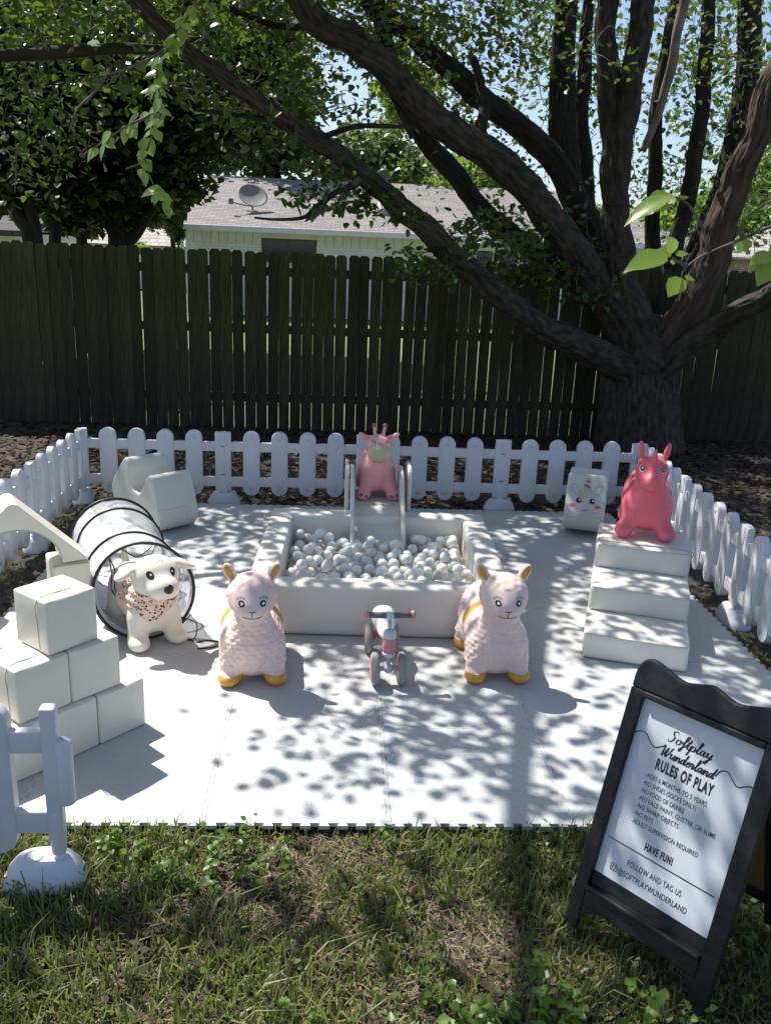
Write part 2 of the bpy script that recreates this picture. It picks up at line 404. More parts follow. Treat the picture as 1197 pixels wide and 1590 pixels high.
# ---- white plastic picket panels (seen from inside, x runs left to right)
PW = 1.022
def stadium(w, z0, z1, n=10):
    r = w/2; P = [(r*math.cos(a), z0+r+r*math.sin(a)) for a in np.linspace(math.pi, 2*math.pi, n)]
    return P + [(r*math.cos(a), z1-r+r*math.sin(a)) for a in np.linspace(0, math.pi, n)]
pm = {}
def pmesh(key, vf, mat='picket', b=True):
    me = meshdata(key, vf[0], vf[1], MAT[mat], False)
    bm = bmesh.new(); bm.from_mesh(me); bmesh.ops.recalc_face_normals(bm, faces=bm.faces)
    if b:
        ed = [e for e in bm.edges if len(e.link_faces) == 2 and e.calc_face_angle(0) > R(40)]
        bmesh.ops.bevel(bm, geom=ed, offset=.006, segments=2, affect='EDGES', profile=.6)
    bm.to_mesh(me); bm.free(); me.polygons.foreach_set('use_smooth', [True]*len(me.polygons))
    me.update(); pm[key] = me; return me
pmesh('picket', prism(stadium(.119, .062, .545), -.022, .022))
pmesh('top_rail', box(.0, .952, -.015, .015, .392, .462))
pmesh('bottom_rail', box(.0, .952, -.0155, .0155, .128, .2))
pmesh('end_post', box(-.022, .022, -.02, .02, .10, .535))
pmesh('hinge_tube', lathe([(.021, .222), (.025, .226), (.025, .425), (.021, .43)], 14))
pmesh('upper_hinge', box(-.026, .026, -.023, .023, .433, .537))
pmesh('lower_hinge', box(-.025, .025, -.021, .021, .085, .216))
pmesh('pole', lathe([(.021, -.005), (.022, .0), (.022, .135), (.02, .14)], 14), b=False)
pmesh('button', lathe([(.001, -.0245), (.014, -.0245), (.017, -.0225), (.017, .0225), (.014, .0245), (.001, .0245)], 16, 'y'), b=False)
def foot_vf():
    V = []; F = []; seg = 28; lev = [(.120, .078, -.02), (.118, .075, .022), (.108, .066, .032), (.104, .063, .052), (.082, .050, .078), (.074, .044, .084), (.0, .0, .084)]
    for a, b, z in lev:
        for k in range(seg):
            t = 2*math.pi*k/seg; V.append((a*math.copysign(abs(math.cos(t))**.8, math.cos(t)), b*math.copysign(abs(math.sin(t))**.8, math.sin(t)), z))
    for i in range(len(lev)-1):
        for k in range(seg): F.append((i*seg+k, i*seg+(k+1) % seg, (i+1)*seg+(k+1) % seg, (i+1)*seg+k))
    return V, F
pmesh('foot', foot_vf(), b=False)
pmesh('socket', lathe([(.024, .06), (.024, .087), (.030, .087), (.031, .08)], 16), b=False)
# embossed grass tufts low on each picket
tv = []; tf = []
for a in (-.9, -.45, 0, .45, .9):
    n = len(tv); l = .045-.012*abs(a); tv += [(-.003+math.sin(a)*.012, -.0228, .105), (.003+math.sin(a)*.012, -.0228, .105), (math.sin(a)*l, -.0224, .105+math.cos(a)*l)]; tf.append((n, n+1, n+2))
pmesh('embossing', (tv, tf), 'picketseam', False)
def panel(A, B, label, feet=(1,)):
    A = np.array(A, float); B = np.array(B, float); d = B-A; L = math.hypot(*d)
    t = thing('picket_fence_panel', label, 'fence', (A[0], A[1], GZ+(.045 if feet == (0,) else 0)), math.atan2(d[1], d[0]), 'white picket panels round the play mat')
    t.scale.x = L/PW
    for i in range(4):
        xx = .168+.2035*i
        p = obm('picket', pm['picket'], t, (xx, 0, random.uniform(-.002, .002)))
        obm('button', pm['button'], p, (0, 0, .497)); obm('embossing', pm['embossing'], p)
    obm('top_rail', pm['top_rail'], t); obm('bottom_rail', pm['bottom_rail'], t)
    obm('end_post', pm['end_post'], t, (0, 0, 0)); obm('end_post', pm['end_post'], t, (.952, 0, 0))
    obm('hinge_tube', pm['hinge_tube'], t, (-.034, 0, 0)); obm('upper_hinge', pm['upper_hinge'], t, (.99, 0, 0)); obm('lower_hinge', pm['lower_hinge'], t, (.99, 0, 0))
    for e in feet:
        fx = .99 if e else .0; fo = obm('foot', pm['foot'], t, (fx+(0 if e else .045), 0, 0 if e else -.045), (0, 0, R(8) if e else R(2)))
        obm('pole', pm['pole'], t, (fx, 0, .06 if not e else .0))
        obm('socket', pm['socket'], fo, (.03 if not e else .055, .0, 0))
CL = np.array([-2.02, 3.79]); CRR = np.array([2.085, 3.79])
bk = [CL+(CRR-CL)*i/4 for i in range(5)]; bk[2] = bk[2]+[0, .02]
lab = ['rear white picket panel at the left corner behind the U-shaped rocker', 'rear white picket panel just left of the pink giraffe', 'rear white picket panel just right of the pink giraffe', 'rear white picket panel at the right corner behind the unicorn-face block']
for i in range(4): panel(bk[i], bk[i+1], lab[i])
rp = [CRR+np.array([-.07, -1.02])*i for i in range(4)]
lab = ['right side white picket panel behind the pink unicorn, next to the corner', 'right side white picket panel beside the foam steps', 'right side white picket panel nearest the camera, cut by the frame edge']
for i in range(3): panel(rp[i], rp[i+1], lab[i])
lp = [np.array([-2.04, 3.79-1.02*i]) for i in range(4)]
lab = ['left side white picket panel next to the rear corner', 'left side white picket panel behind the arch block', 'left side white picket panel mostly outside the left edge']
for i in range(3): panel(lp[i+1], lp[i], lab[i])
NEAR_UP = .045
panel((-.989, -.22), (-2.01, -.25), 'white picket panel closest to the camera, standing on grass at lower left', (0,))
# ---- neighbouring house beyond the fence
HY = 22.0
def brickmat(name, c1, c2, cm, sc, bw, rh, bump=.4, mort=.02):
    m = bpy.data.materials.new(name); m.use_nodes = True; nt = m.node_tree; L = nt.links.new; b = nt.nodes['Principled BSDF']; b.inputs['Roughness'].default_value = .85
    tc = nd(nt, 'ShaderNodeTexCoord'); t = nd(nt, 'ShaderNodeTexBrick'); t.inputs['Color1'].default_value = (*c1, 1); t.inputs['Color2'].default_value = (*c2, 1); t.inputs['Mortar'].default_value = (*cm, 1)
    t.inputs['Scale'].default_value = sc; t.inputs['Brick Width'].default_value = bw; t.inputs['Row Height'].default_value = rh; t.inputs['Mortar Size'].default_value = mort
    sx = nd(nt, 'ShaderNodeSeparateXYZ'); cx = nd(nt, 'ShaderNodeCombineXYZ'); L(tc.outputs['Object'], sx.inputs[0]); L(sx.outputs[0], cx.inputs[0]); L(sx.outputs[2], cx.inputs[1]); L(cx.outputs[0], t.inputs['Vector'])
    n = nd(nt, 'ShaderNodeTexNoise'); n.inputs['Scale'].default_value = 1.2; n.inputs['Detail'].default_value = 6; L(tc.outputs['Object'], n.inputs['Vector'])
    mr = nd(nt, 'ShaderNodeMapRange'); mr.inputs[3].default_value = .75; mr.inputs[4].default_value = 1.25; L(n.outputs[0], mr.inputs[0])
    hs = nd(nt, 'ShaderNodeHueSaturation'); L(mr.outputs[0], hs.inputs['Value']); L(t.outputs[0], hs.inputs['Color']); L(hs.outputs[0], b.inputs['Base Color'])
    bp = nd(nt, 'ShaderNodeBump'); bp.inputs['Strength'].default_value = bump; bp.inputs['Distance'].default_value = .02; L(t.outputs[1], bp.inputs['Height']); bp.invert = True; L(bp.outputs[0], b.inputs['Normal'])
    return m
MAT.update(wbrick=brickmat('white_brick', (.76, .76, .78), (.70, .70, .72), (.58, .58, .59), 1, .21, .075, .3, .008),
    shingle=brickmat('asphalt_shingle', (.30, .26, .24), (.185, .172, .172), (.085, .08, .076), 1, .26, .042, .5, .007),
    shinglepale=brickmat('pale_shingle', (.42, .38, .34), (.33, .30, .28), (.2, .18, .17), 1, .34, .14, .5, .018),
    shingledark=brickmat('dark_shingle', (.07, .06, .06), (.05, .045, .045), (.03, .03, .03), 1, .34, .14),
    trimw=M('cream_trim', (.71, .71, .72), (.65, .65, .66), 4, .6), redbrick=brickmat('red_brick', (.33, .15, .11), (.26, .12, .09), (.35, .32, .3), 1, .21, .075),
    glass=M('window_glass', (.05, .06, .065), (.035, .04, .045), .8, .08, spec=.8), winframe=M('bronze_frame', (.10, .085, .07), rough=.5),
    pipe=M('vent_metal', (.42, .36, .31), (.3, .27, .25), 5, .5), dish=M('dish_grey', (.24, .22, .19), (.18, .17, .15), 5, .6), redpaint=M('red_paint', (.42, .05, .07), rough=.4), rope=M('rope', (.6, .6, .62), rough=.8), white=M('white_paint', (.72, .72, .70), rough=.5))
def zof(py, px, Y): return atY(px, py, Y)[2]
eL = atY(268, 350, HY-.4); x0 = eL[0]; ez = eL[2]                      # left eave corner
xw0 = atY(288, 360, HY)[0]; x1 = 9.5; rise = .42
rd = 5.6; rz = ez + (zof(272, 330, HY+rd)-ez)
hs_ = thing('white_brick_house', 'low white brick house with brown shingle roof beyond the board fence', 'house', (0, HY, GZ))
def hb(name, x0_, x1_, y0_, y1_, z0_, z1_, mat, par=hs_, b=0):
    v, f = box(x0_, x1_, y0_-HY, y1_-HY, z0_-GZ, z1_-GZ); o = ob(name, v, f, mat, par, False)
    return bev(o, b) if b else o
xd = x1+.5
wl = atY(406, 372, HY)[0]; wr = atY(492, 372, HY)[0]; wt = zof(371, 450, HY); wb = wt-.62
hb('wall', xw0, wl, HY, HY+.2, GZ, ez-.03, MAT['wbrick']); hb('wall', wr, x1, HY+.001, HY+.201, GZ, ez-.03, MAT['wbrick'])
hb('wall', wl, wr, HY+.002, HY+.202, GZ, wb, MAT['wbrick']); hb('wall', xw0, xw0+.2, HY+.21, HY+10, GZ, ez+.2, MAT['wbrick'])
hb('frieze_board', wl, wr, HY-.004, HY+.19, wt, ez-.03, MAT['trimw'])
fx = atY(650, 400, HY)[0]
for a, b_ in ((xw0, wl-.003), (wr+.003, fx)):
    n = int((b_-a)/.22)
    for i in range(n):
        q = a+(b_-a)*i/n; hb('siding_board', q+.006, q+(b_-a)/n-.006, HY-.03, HY-.002, ez-.36, ez-.04, MAT['trimw'])
win = ob('window', *join(box(wl, wr, .02, .10, wb-GZ, wb-GZ+.05), box(wl, wr, .02, .10, wt-GZ-.05, wt-GZ), box(wl, wl+.05, .021, .099, wb-GZ+.05, wt-GZ-.05), box(wr-.05, wr, .021, .099, wb-GZ+.05, wt-GZ-.05), box((wl+wr)/2-.03, (wl+wr)/2+.03, .019, .101, wb-GZ+.05, wt-GZ-.05)), MAT['winframe'], hs_, False)
for a, b_ in ((wl+.05, (wl+wr)/2-.03), ((wl+wr)/2+.03, wr-.05)): ob('pane', *box(a, b_, .05, .06, wb-GZ+.05, wt-GZ-.05), MAT['glass'], win, False)
# patio door on the right, half hidden by the tree
for i, (pa, pb) in enumerate(((735, 768), (771, 805), (808, 842))):
    a = atY(pa, 400, HY-.02)[0]; b_ = atY(pb, 400, HY-.02)[0]
    d = hb('patio_door', a, b_, HY-.05, HY-.005, GZ, wt, MAT['white']); hb('pane', a+.07, b_-.07, HY-.06, HY-.052, .2, wt-.1, MAT['glass'], d)
def roofpart(name, xa, xb, ya, yb, za, zb, mat, hipL=0, hipR=0, th=.1, par=None, base=HY):
    v = [(xa, ya-base, za-GZ), (xb, ya-base, za-GZ), (xb-hipR, yb-base, zb-GZ), (xa+hipL, yb-base, zb-GZ)]
    v += [(q[0], q[1], q[2]-th) for q in v]
    return fixn(ob(name, v, [(0, 1, 2, 3), (7, 6, 5, 4), (0, 4, 5, 1), (1, 5, 6, 2), (2, 6, 7, 3), (3, 7, 4, 0)], mat, par, False))
hip = atY(322, 272, HY+rd)[0]-x0
rf = roofpart('roof', x0, xd, HY-.45, HY+rd, ez+.04, rz, MAT['shingle'], hip, 3, par=hs_)
roofpart('roof_back', x0, xd, HY+2*rd+.4, HY+rd+.01, ez, rz-.01, MAT['shingle'], hip, 3, par=hs_)
v = [(x0+.01, -.44, ez-GZ-.01), (x0+hip, rd, rz-GZ-.02), (x0+.01, 2*rd+.4, ez-GZ-.01)]; ob('roof_hip', v+[(a, b_, c-.05) for a, b_, c in v], [(0, 1, 2), (5, 4, 3)], MAT['shingle'], hs_, False)
hb('gutter', x0, xd, HY-.56, HY-.46, ez-.09, ez+.05, MAT['trimw'], b=.01); hb('soffit', x0+.1, xd, HY-.45, HY, ez-.09, ez-.06, MAT['trimw'])
hb('downspout', xw0-.12, xw0-.04, HY-.1, HY-.02, GZ, ez-.1, MAT['trimw'], b=.01)
def roofz(y): return ez+.04+(rz-ez-.04)*(y-HY+.45)/(rd+.45)
vy = HY+1.6; vx = atY(593, 345, vy)[0]; vz = roofz(vy)
ob('vent_pipe', *lathe([(.20, -.15), (.22, .10), (.15, .12), (.15, .72), (.12, .74), (.12, .95)], 14, c=(vx, vy-HY, vz-GZ)), MAT['pipe'], rf)
ob('vent_cap', *lathe([(.20, .94), (.20, 1.08), (.22, 1.09), (.05, 1.2)], 14, c=(vx, vy-HY, vz-GZ)), MAT['winframe'], rf)
dy = HY+1.3; dx = atY(392, 335, dy)[0]; dz = roofz(dy)
dsh = thing('satellite_dish', 'round grey satellite dish on the left slope of the brown roof', 'satellite dish', (dx, dy, dz))
prof = [(.42*i/8, .09*(i/8)**2) for i in range(9)]+[(.42*i/8, .09*(i/8)**2+.012) for i in range(8, -1, -1)]
o = ob('reflector', *lathe([(max(r, .001), z) for r, z in prof], 20), MAT['dish'], dsh, True, (0.0, -.02, .34), (R(48), 0, R(20)))
ob('mast', *tube([(0, .05, -.05), (0, .06, .2), (0, .0, .33)], .025, 8), MAT['dish'], dsh)
ob('feed_arm', *tube([(0, -.05, .1), (-.25, -.45, .12), (-.5, -.55, .18)], .018, 6), MAT['dish'], dsh); ob('feed_horn', *box(-.58, -.46, -.62, -.5, .12, .26), MAT['dish'], dsh, False)
ob('base_plate', *box(-.15, .15, -.15, .15, -.08, -.02), MAT['dish'], dsh, False)

def simple_house(label, xa, xb, ya, yb, eave, ridge, roof, wall, win_at=()):
    t = thing('far_house', label, 'house', ((xa+xb)/2, ya, GZ)); cx = (xa+xb)/2; w = (xb-xa)/2
    ob('wall', *box(-w, w, 0, yb-ya, 0, eave), wall, t, False)
    ym = (yb-ya)/2
    for s in (0, 1):
        y0 = -.4 if s == 0 else yb-ya+.4
        v = [(-w-.4, y0, eave), (w+.4, y0, eave), (w+.4, ym+(.002 if s else -.002), ridge), (-w-.4, ym+(.002 if s else -.002), ridge)]
        fixn(ob('roof', v+[(a, b_, c-.12) for a, b_, c in v], [(0, 1, 2, 3), (7, 6, 5, 4), (0, 4, 5, 1), (1, 5, 6, 2), (2, 6, 7, 3), (3, 7, 4, 0)], roof, t, False))
    for g in (-w, w): ob('gable', [(g, 0, eave-.05), (g, yb-ya, eave-.05), (g, ym, ridge-.1), (g-.1*math.copysign(1, g), 0, eave-.05), (g-.1*math.copysign(1, g), yb-ya, eave-.05), (g-.1*math.copysign(1, g), ym, ridge-.1)], [(0, 1, 2), (5, 4, 3)], wall, t, False)
    for a in win_at: wd = ob('window', *box(a, a+1.4, -.04, -.004, 1.0, 2.1), MAT['winframe'], t, False); ob('pane', *box(a+.08, a+1.32, -.06, -.042, 1.08, 2.02), MAT['glass'], wd, False)
    return t
q = atY(165, 385, 34); q2 = atY(285, 385, 34)
simple_house('pale roofed house far behind the dark tree at left', q[0]-2, q2[0]+1.5, 34, 42, 1.7, zof(345, 230, 38), MAT['shinglepale'], MAT['white'], (2.0,))
q = atY(-60, 370, 18); q2 = atY(24, 370, 18)
simple_house('dark roofed outbuilding at the far left above the fence', q[0], q2[0], 18, 23, 1.95, zof(322, 0, 20.5), MAT['shingledark'], MAT['white'])
q = atY(1010, 400, 36); q2 = atY(1230, 400, 36)
simple_house('pinkish brick house far behind the tree trunk at right', q[0], q2[0]+3, 36, 44, zof(397, 1120, 36), zof(360, 1120, 40), MAT['shinglepale'], MAT['redbrick'], (1.5, 4))
# red bar with hanging ropes in the neighbour's yard
ra = atY(700, 412, 9.6); rb = atY(842, 416, 9.6)
sw = thing('swing_frame', 'red metal crossbar with short white ropes just above the fence', 'swing frame', (ra[0], 9.6, GZ)); bw = rb[0]-ra[0]
ob('crossbar', *tube([(0, 0, ra[2]-GZ), (bw/2, 0, ra[2]-GZ-.004), (bw, 0, ra[2]-GZ)], .022, 10), MAT['redpaint'], sw)
for i in (0, 1): ob('upright', *tube([(bw*i, -.3, 0), (bw*i, 0, ra[2]-GZ)], .02, 8), MAT['redpaint'], sw); ob('upright', *tube([(bw*i, .3, 0), (bw*i, .0, ra[2]-GZ)], .02, 8), MAT['redpaint'], sw)
for i in range(7): ob('rope', *tube([(bw*(i+.5)/7, 0, ra[2]-GZ), (bw*(i+.5)/7+.01, 0, ra[2]-GZ-.5)], .006, 5), MAT['rope'], sw)
# ================================================================== SOFT PLAY PIECES
def foam(name, w, d, h, mat, parent=None, loc=(0, 0, 0), rot=(0, 0, 0), r=.014, bulge=.004, n=7):
    v, f = rbox(w, d, h, r, n, bulge); return ob(name, v, f, mat, parent, True, loc, rot)
# ---- ball pit
PR = R(-1.6); pit = thing('ball_pit', 'square cream vinyl ball pit in the middle of the mat', 'ball pit', (.043, 2.09, 0), PR)
PWD, PTH, PHT = 1.30, .135, .252
foam('front_wall', PWD, PTH, PHT, MAT['vinyl2'], pit, (0, -PWD/2+PTH/2, .001), r=.014, bulge=.005)
foam('back_wall', PWD, PTH, PHT, MAT['vinyl2'], pit, (0, PWD/2-PTH/2, .001), r=.014, bulge=.004)
foam('side_wall', PTH, PWD-2*PTH-.004, PHT-.003, MAT['vinyl2'], pit, (-PWD/2+PTH/2, 0, .001), r=.014, bulge=.004)
foam('side_wall', PTH, PWD-2*PTH-.004, PHT-.003, MAT['vinyl2'], pit, (PWD/2-PTH/2, 0, .001), r=.014, bulge=.004)
IN = PWD-2*PTH; ob('floor_pad', *box(-IN/2-.03, IN/2+.03, -IN/2-.03, IN/2+.03, .002, .05), MAT['vinyl2'], pit, False)
ob('seam', *tube([(-.6, -PWD/2-.003, .012), (0, -PWD/2-.0035, .012), (.6, -PWD/2-.003, .012)], .0025, 5), MAT['seam'], pit)
# ---- slide
sl = thing('toddler_slide', 'small cream slide set over the back wall of the ball pit', 'slide', (0, 0, 0))
def rounded_rail(y0, y1, zt, r=.07):
    return [(y0, 0), (y0, zt-r)]+[(y0+r-r*math.cos(a), zt-r+r*math.sin(a)) for a in np.linspace(0, math.pi/2, 6)[1:]]+[(y1-r+r*math.sin(a), zt-r+r*math.cos(a)) for a in np.linspace(0, math.pi/2, 6)]+[(y1, 0)]
inner = [(2.40, .055), (2.40, .15), (2.50, .25), (2.62, .36), (2.72, .44), (2.80, .49), (2.87, .51), (2.93, .50), (2.97, .46), (2.99, .40), (3.0, .004), (2.79, .004), (2.775, .262), (2.585, .262), (2.585, .055)]
for xx in (-.112, .193): bev(fixn(ob('side_panel', *prism(inner, xx, xx+.024, 'x'), MAT['slide'], sl, False)), .008, 3)
for xx in (-.146, .25): bev(fixn(ob('hand_rail', *prism([(y, max(z, .004)) for y, z in rounded_rail(2.86, 3.13, .50)], xx, xx+.026, 'x'), MAT['slide'], sl, False)), .009, 3)
bed = [(2.39, .075), (2.47, .095), (2.58, .165), (2.68, .235), (2.78, .275), (2.84, .283), (3.10, .283), (3.10, .262), (2.84, .262), (2.77, .2625), (2.60, .2625), (2.59, .14), (2.48, .07), (2.39, .055)]
bed[9:11] = [(2.77, .2635), (2.66, .2)] ; bed = [(2.39, .075), (2.47, .095), (2.58, .185), (2.68, .272), (2.77, .288), (2.84, .29), (3.10, .29), (3.10, .268), (2.84, .268), (2.78, .266), (2.68, .255), (2.57, .16), (2.47, .075), (2.39, .055)]
fixn(ob('slide_bed', *prism([tuple(q) for q in crom(bed[:7], 4)]+bed[7:], -.087, .192, 'x'), MAT['slide'], sl, False))
for i, z in enumerate((.09, .19)): bev(ob('step', *box(-.119, .249, 3.02+.03*(1-i), 3.2-.05*i, z-.02, z), MAT['slide'], sl, False), .005)
# ---- balls: dropped one by one into the pit
rb = .0305; bp_ = []
rng = np.random.RandomState(3); c_, s_ = math.cos(PR), math.sin(PR); half = IN/2-rb-.004
def slidez(wx, wy):
    if -.12-rb < wx < .22+rb and wy > 2.38-rb:
        return .09+max(0, (wy-2.46))*.85+rb
    return 0
cnt = 0
while len(bp_) < 292 and cnt < 4000:
    cnt += 1; best = None
    for _ in range(9):
        lx, ly = rng.uniform(-half, half, 2)
        wx, wy = .043+c_*lx-s_*ly, 2.09+s_*lx+c_*ly
        z = .051+rb; sz = slidez(wx, wy)
        if sz > 0: z = max(z, sz+.012)
        if len(bp_):
            A = np.array(bp_); d2 = (A[:, 0]-wx)**2+(A[:, 1]-wy)**2; m = d2 < 4*rb*rb
            if m.any(): z = max(z, (A[m, 2]+np.sqrt(4*rb*rb-d2[m])).max())
        if best is None or z < best[2]: best = (wx, wy, z)
    if best[2] < .19: bp_.append(best)
bpv = bp_+[tuple(atZ(497, 828, .19)), tuple(atZ(700, 844, .165))]
bme = meshdata('ball', *ellip((0, 0, 0), (rb, rb, rb), 18, 12), MAT['ball'])
for q in bpv:
    tag(obm('ball', bme, None, q, (rng.uniform(0, 6), rng.uniform(0, 6), 0)), 'small pearly white plastic ball lying in the ball pit', 'ball', 'white balls filling the ball pit')

# ---- foam steps
st = thing('foam_steps', 'cream foam climbing steps with three treads at right of the pit', 'foam steps', (0, 0, 0))
st.location = (.972, 1.248, .001); st.rotation_euler = (0, 0, R(-18.6))
SW = .478; Hh = .13; D0, D1, D2 = .285, .285, .40
def stepv(h0, h1, d, nx=8, r=.016): return rbox(SW, d, h1-h0, r, nx, .004)
for i, (y0, dd) in enumerate(((0, D0+D1+D2), (D0, D1+D2), (D0+D1, D2))):
    o = foam('step_block', SW-.002*i, dd, Hh+.0005, MAT['vinyl2'], st, (SW/2, y0+dd/2, Hh*i), r=.017, bulge=.0035, n=8)
    ob('piping', *tube(crom([(.012, y0+.004, Hh*i+Hh-.006), (SW/2, y0-.001, Hh*i+Hh-.006), (SW-.012, y0+.004, Hh*i+Hh-.006)], 3), .0028, 5), MAT['seam'], st)
ob('piping', *tube(crom([(.01, D0+D1+.05, .3925), (SW/2, D0+D1+.045, .3945), (SW-.008, D0+D1+.05, .392), (SW+.003, D0+D1+.06, .34), (SW+.004, D0+D1+.16, .27)], 4), .0028, 5), MAT['seam'], st)

# ---- cube blocks
th = R(48); u2 = np.array([math.cos(th), math.sin(th)]); w2 = np.array([-math.sin(th), math.cos(th)]); CB = .2
bmeshes = []
for i in range(2):
    v, f = rbox(CB, CB, CB, .0075, 6, .0035+.0015*i); bmeshes.append(meshdata('cube_block', v, f, MAT['vinyl']))
def cube(nx_, ny_, z, label, da=0):
    c = np.array([nx_, ny_])+u2*CB/2+w2*CB/2
    t = thing('cube_block', label, 'foam block', (c[0], c[1], z), th+R(da), 'cream foam cubes in the pyramid')
    obm('cushion', random.choice(bmeshes), t)
    e = CB/2; y = -e+.052
    ob('seam', *tube(crom([(-e-.001, y, .01), (-e-.004, y, .1), (-e+.001, y, CB-.004), (0, y, CB+.0045), (e, y, CB-.004)], 4), .0022, 5), MAT['seam'], t)
    ob('piping', *tube([(-e+.007, -e+.002, .01), (-e+.005, -e+.001, .1), (-e+.007, -e+.002, CB-.008), (0, -e-.001, CB-.004), (e-.008, -e+.002, CB-.008)], .002, 5), MAT['vinyl2'], t)
Pn = np.array([-1.052, .463])
for i, l in enumerate(('bottom row cream foam cube at the right end of the pyramid', 'middle cream foam cube of the bottom row, partly behind the near picket post', 'bottom row cream foam cube at the left end, cut by the frame')):
    q = Pn-u2*.206*i; cube(q[0], q[1], .001, l, [0, 1.5, -1][i])
for i, l in enumerate(('second row cream foam cube on the right', 'second row cream foam cube on the left')):
    q = np.array([-1.123, .408])-u2*.207*i+w2*.0; cube(q[0], q[1], CB+.004, l, [-1, 1][i])
cube(-1.186, .366, 2*CB+.008, 'single cream foam cube on top of the pyramid', 2)

# ---- arch on columns
ac = atZ(76, 878, .40)
aa = math.atan2(*(atZ(137, 870, .40)-ac)[:2][::-1]); ua = np.array([math.cos(aa), math.sin(aa)]); wa = np.array([-math.sin(aa), math.cos(aa)])
at_ = thing('arch_block', 'cream foam arch with a pointed roof resting on two pillars at left', 'foam block', (ac[0], ac[1], .402), aa)
AW, AD = .60, .20; apx = -.215
# local x: right end at .168, left end at .168-AW ; front face y=0
xr = .172; xl = xr-AW; xm = (xr+xl)/2; ir = .19; zin = .0
poly = [(xr, .004), (xr-.004, .012), (xm+.02, .29), (xm, .297), (xm-.02, .29), (xl+.004, .012), (xl, .004), (xm-ir, .0)]
poly += [(xm-ir*math.cos(a), ir*.92*math.sin(a)) for a in np.linspace(0, math.pi, 22)[1:-1]]+[(xm+ir, .0)]
bev(fixn(ob('arch', *prism(poly, 0, AD, 'y'), MAT['vinyl'], at_, False)), .007, 3, 50)
ob('piping', *tube([(xm+ir*math.cos(a), -.001, ir*.92*math.sin(a)+.001) for a in np.linspace(.05, math.pi-.05, 24)], .0025, 5), MAT['seam'], at_)
for i, xx in enumerate((xr-.075, xl+.085)):
    c = ac[:2]+ua*xx+wa*AD/2
    p = thing('pillar_block', ['upright cream foam pillar under the right foot of the arch', 'upright cream foam pillar under the left foot of the arch'][i], 'foam block', (c[0], c[1], .001), aa, 'pillars under the arch')
    foam('cushion', .165, AD, .394, MAT['vinyl'], p, r=.012, bulge=.003)
    ob('piping', *tube([(-.078, -AD/2-.001, .388), (0, -AD/2-.003, .389), (.078, -AD/2-.001, .388)], .004, 5), MAT['tan'], p)

# ---- two foam rockers (one profile)
def rocker_profile():
    h_ = [(0, .225), (.045, .235), (.075, .29), (.098, .36), (.125, .395), (.158, .398), (.185, .37), (.245, .265), (.288, .175), (.297, .12), (.272, .065), (.21, .028), (.11, .006)]
    P = [(-a, b) for a, b in h_[:0:-1]]+h_+[(0, 0)]
    return crom(P+[P[0]], 3)[:-1]
def rocker(name, label, loc, rz, tilt, w, mat, cat):
    t = thing(name, label, cat, loc, rz)
    o = bev(fixn(ob('cushion', *prism([tuple(q) for q in rocker_profile()], -w/2, w/2, 'y'), mat, t, False, rot=(0, tilt, 0))), .016, 4, 50)
    return t, o
# local +x end leans down towards the viewer
def tiltpos(tilt, pt): return np.array([pt[0]*math.cos(tilt)+pt[1]*math.sin(tilt), -pt[0]*math.sin(tilt)+pt[1]*math.cos(tilt)])
tl = R(13); zlow = min(tiltpos(tl, q)[1] for q in rocker_profile())
ra_ = R(-47); rk, o = rocker('foam_rocker', 'pale U-shaped foam rocker seat tipped forward in the left rear corner', (-1.43, 3.22, -zlow+.001), ra_, tl, .30, MAT['vinylg'], 'foam rocker')
ob('seam', *tube([(.272, -.149, .21), (.273, 0, .21), (.272, .06, .21)], .002, 5), MAT['seam'], o); ob('seam', *tube([(.272, .06, .21), (.296, .062, .15), (.292, .062, .10)], .002, 5), MAT['seam'], o)
tl = R(-5); zlow = min(tiltpos(tl, q)[1] for q in rocker_profile())
uk, uo = rocker('unicorn_block', 'pale foam rocker with a printed unicorn face on its end', (1.53, 3.27, -zlow+.001), R(-108), tl, .265, MAT['vinylg'], 'foam rocker')
# unicorn print on the end face of the rocker
def colmat(n, c, rough=.5): return M(n, c, c, rough=rough)
pr = dict(pink=colmat('print_pink', (.62, .10, .16)), blush=colmat('print_blush', (.58, .50, .54)), blue=colmat('print_blue', (.42, .50, .56)), yellow=colmat('print_yellow', (.55, .53, .26)), lilac=colmat('print_lilac', (.50, .47, .54)), mint=colmat('print_mint', (.40, .52, .44)), navy=colmat('print_navy', (.012, .014, .035)), grey=colmat('print_grey', (.47, .46, .50)))
vv = np.array([v.co for v in uo.data.vertices]); ff = [tuple(p.vertices) for p in uo.data.polygons]
class USkin(Skin):
    def __init__(s, V, F, fr):
        s.b = BVHTree.FromPolygons([tuple(q) for q in V], F); s.fr = [Vector(q) for q in fr]
# end face seen along local -x ; viewer right = +y (facing -x), so right vector is +y
usk = USkin(vv, ff, ((0, 0, 0), (0, 1, 0), (0, 0, 1), (-1, 0, 0)))
def udec(name, vf, m): ob(name, *vf, m, uo, True)
UZ = .186
def ud(x, z, rx, rz, m, off=.002, rot=0, name='print'): udec(name, usk.disc(x*1.28, z, rx*1.25, rz*1.12, off, 3, 16, rot), m)
ud(0.0, UZ+.005, .095, .04, pr['blush'], .0018, name='muzzle_print')
for s in (-1, 1):
    ud(.034*s, UZ+.05, .015, .015, pr['navy'], .0026, name='eye_print'); ud(.034*s+.005, UZ+.054, .005, .005, MAT['eyewhite'], .0034, name='eye_glint')
    ud(.066*s, UZ+.018, .016, .009, pr['pink'], .003, name='cheek_print')
    ud(.058*s, UZ+.120, .020, .034, pr['grey'], .0018, -.7*s, name='ear_print'); ud(.059*s, UZ+.121, .012, .025, MAT['vinylg'], .0026, -.7*s, name='ear_print')
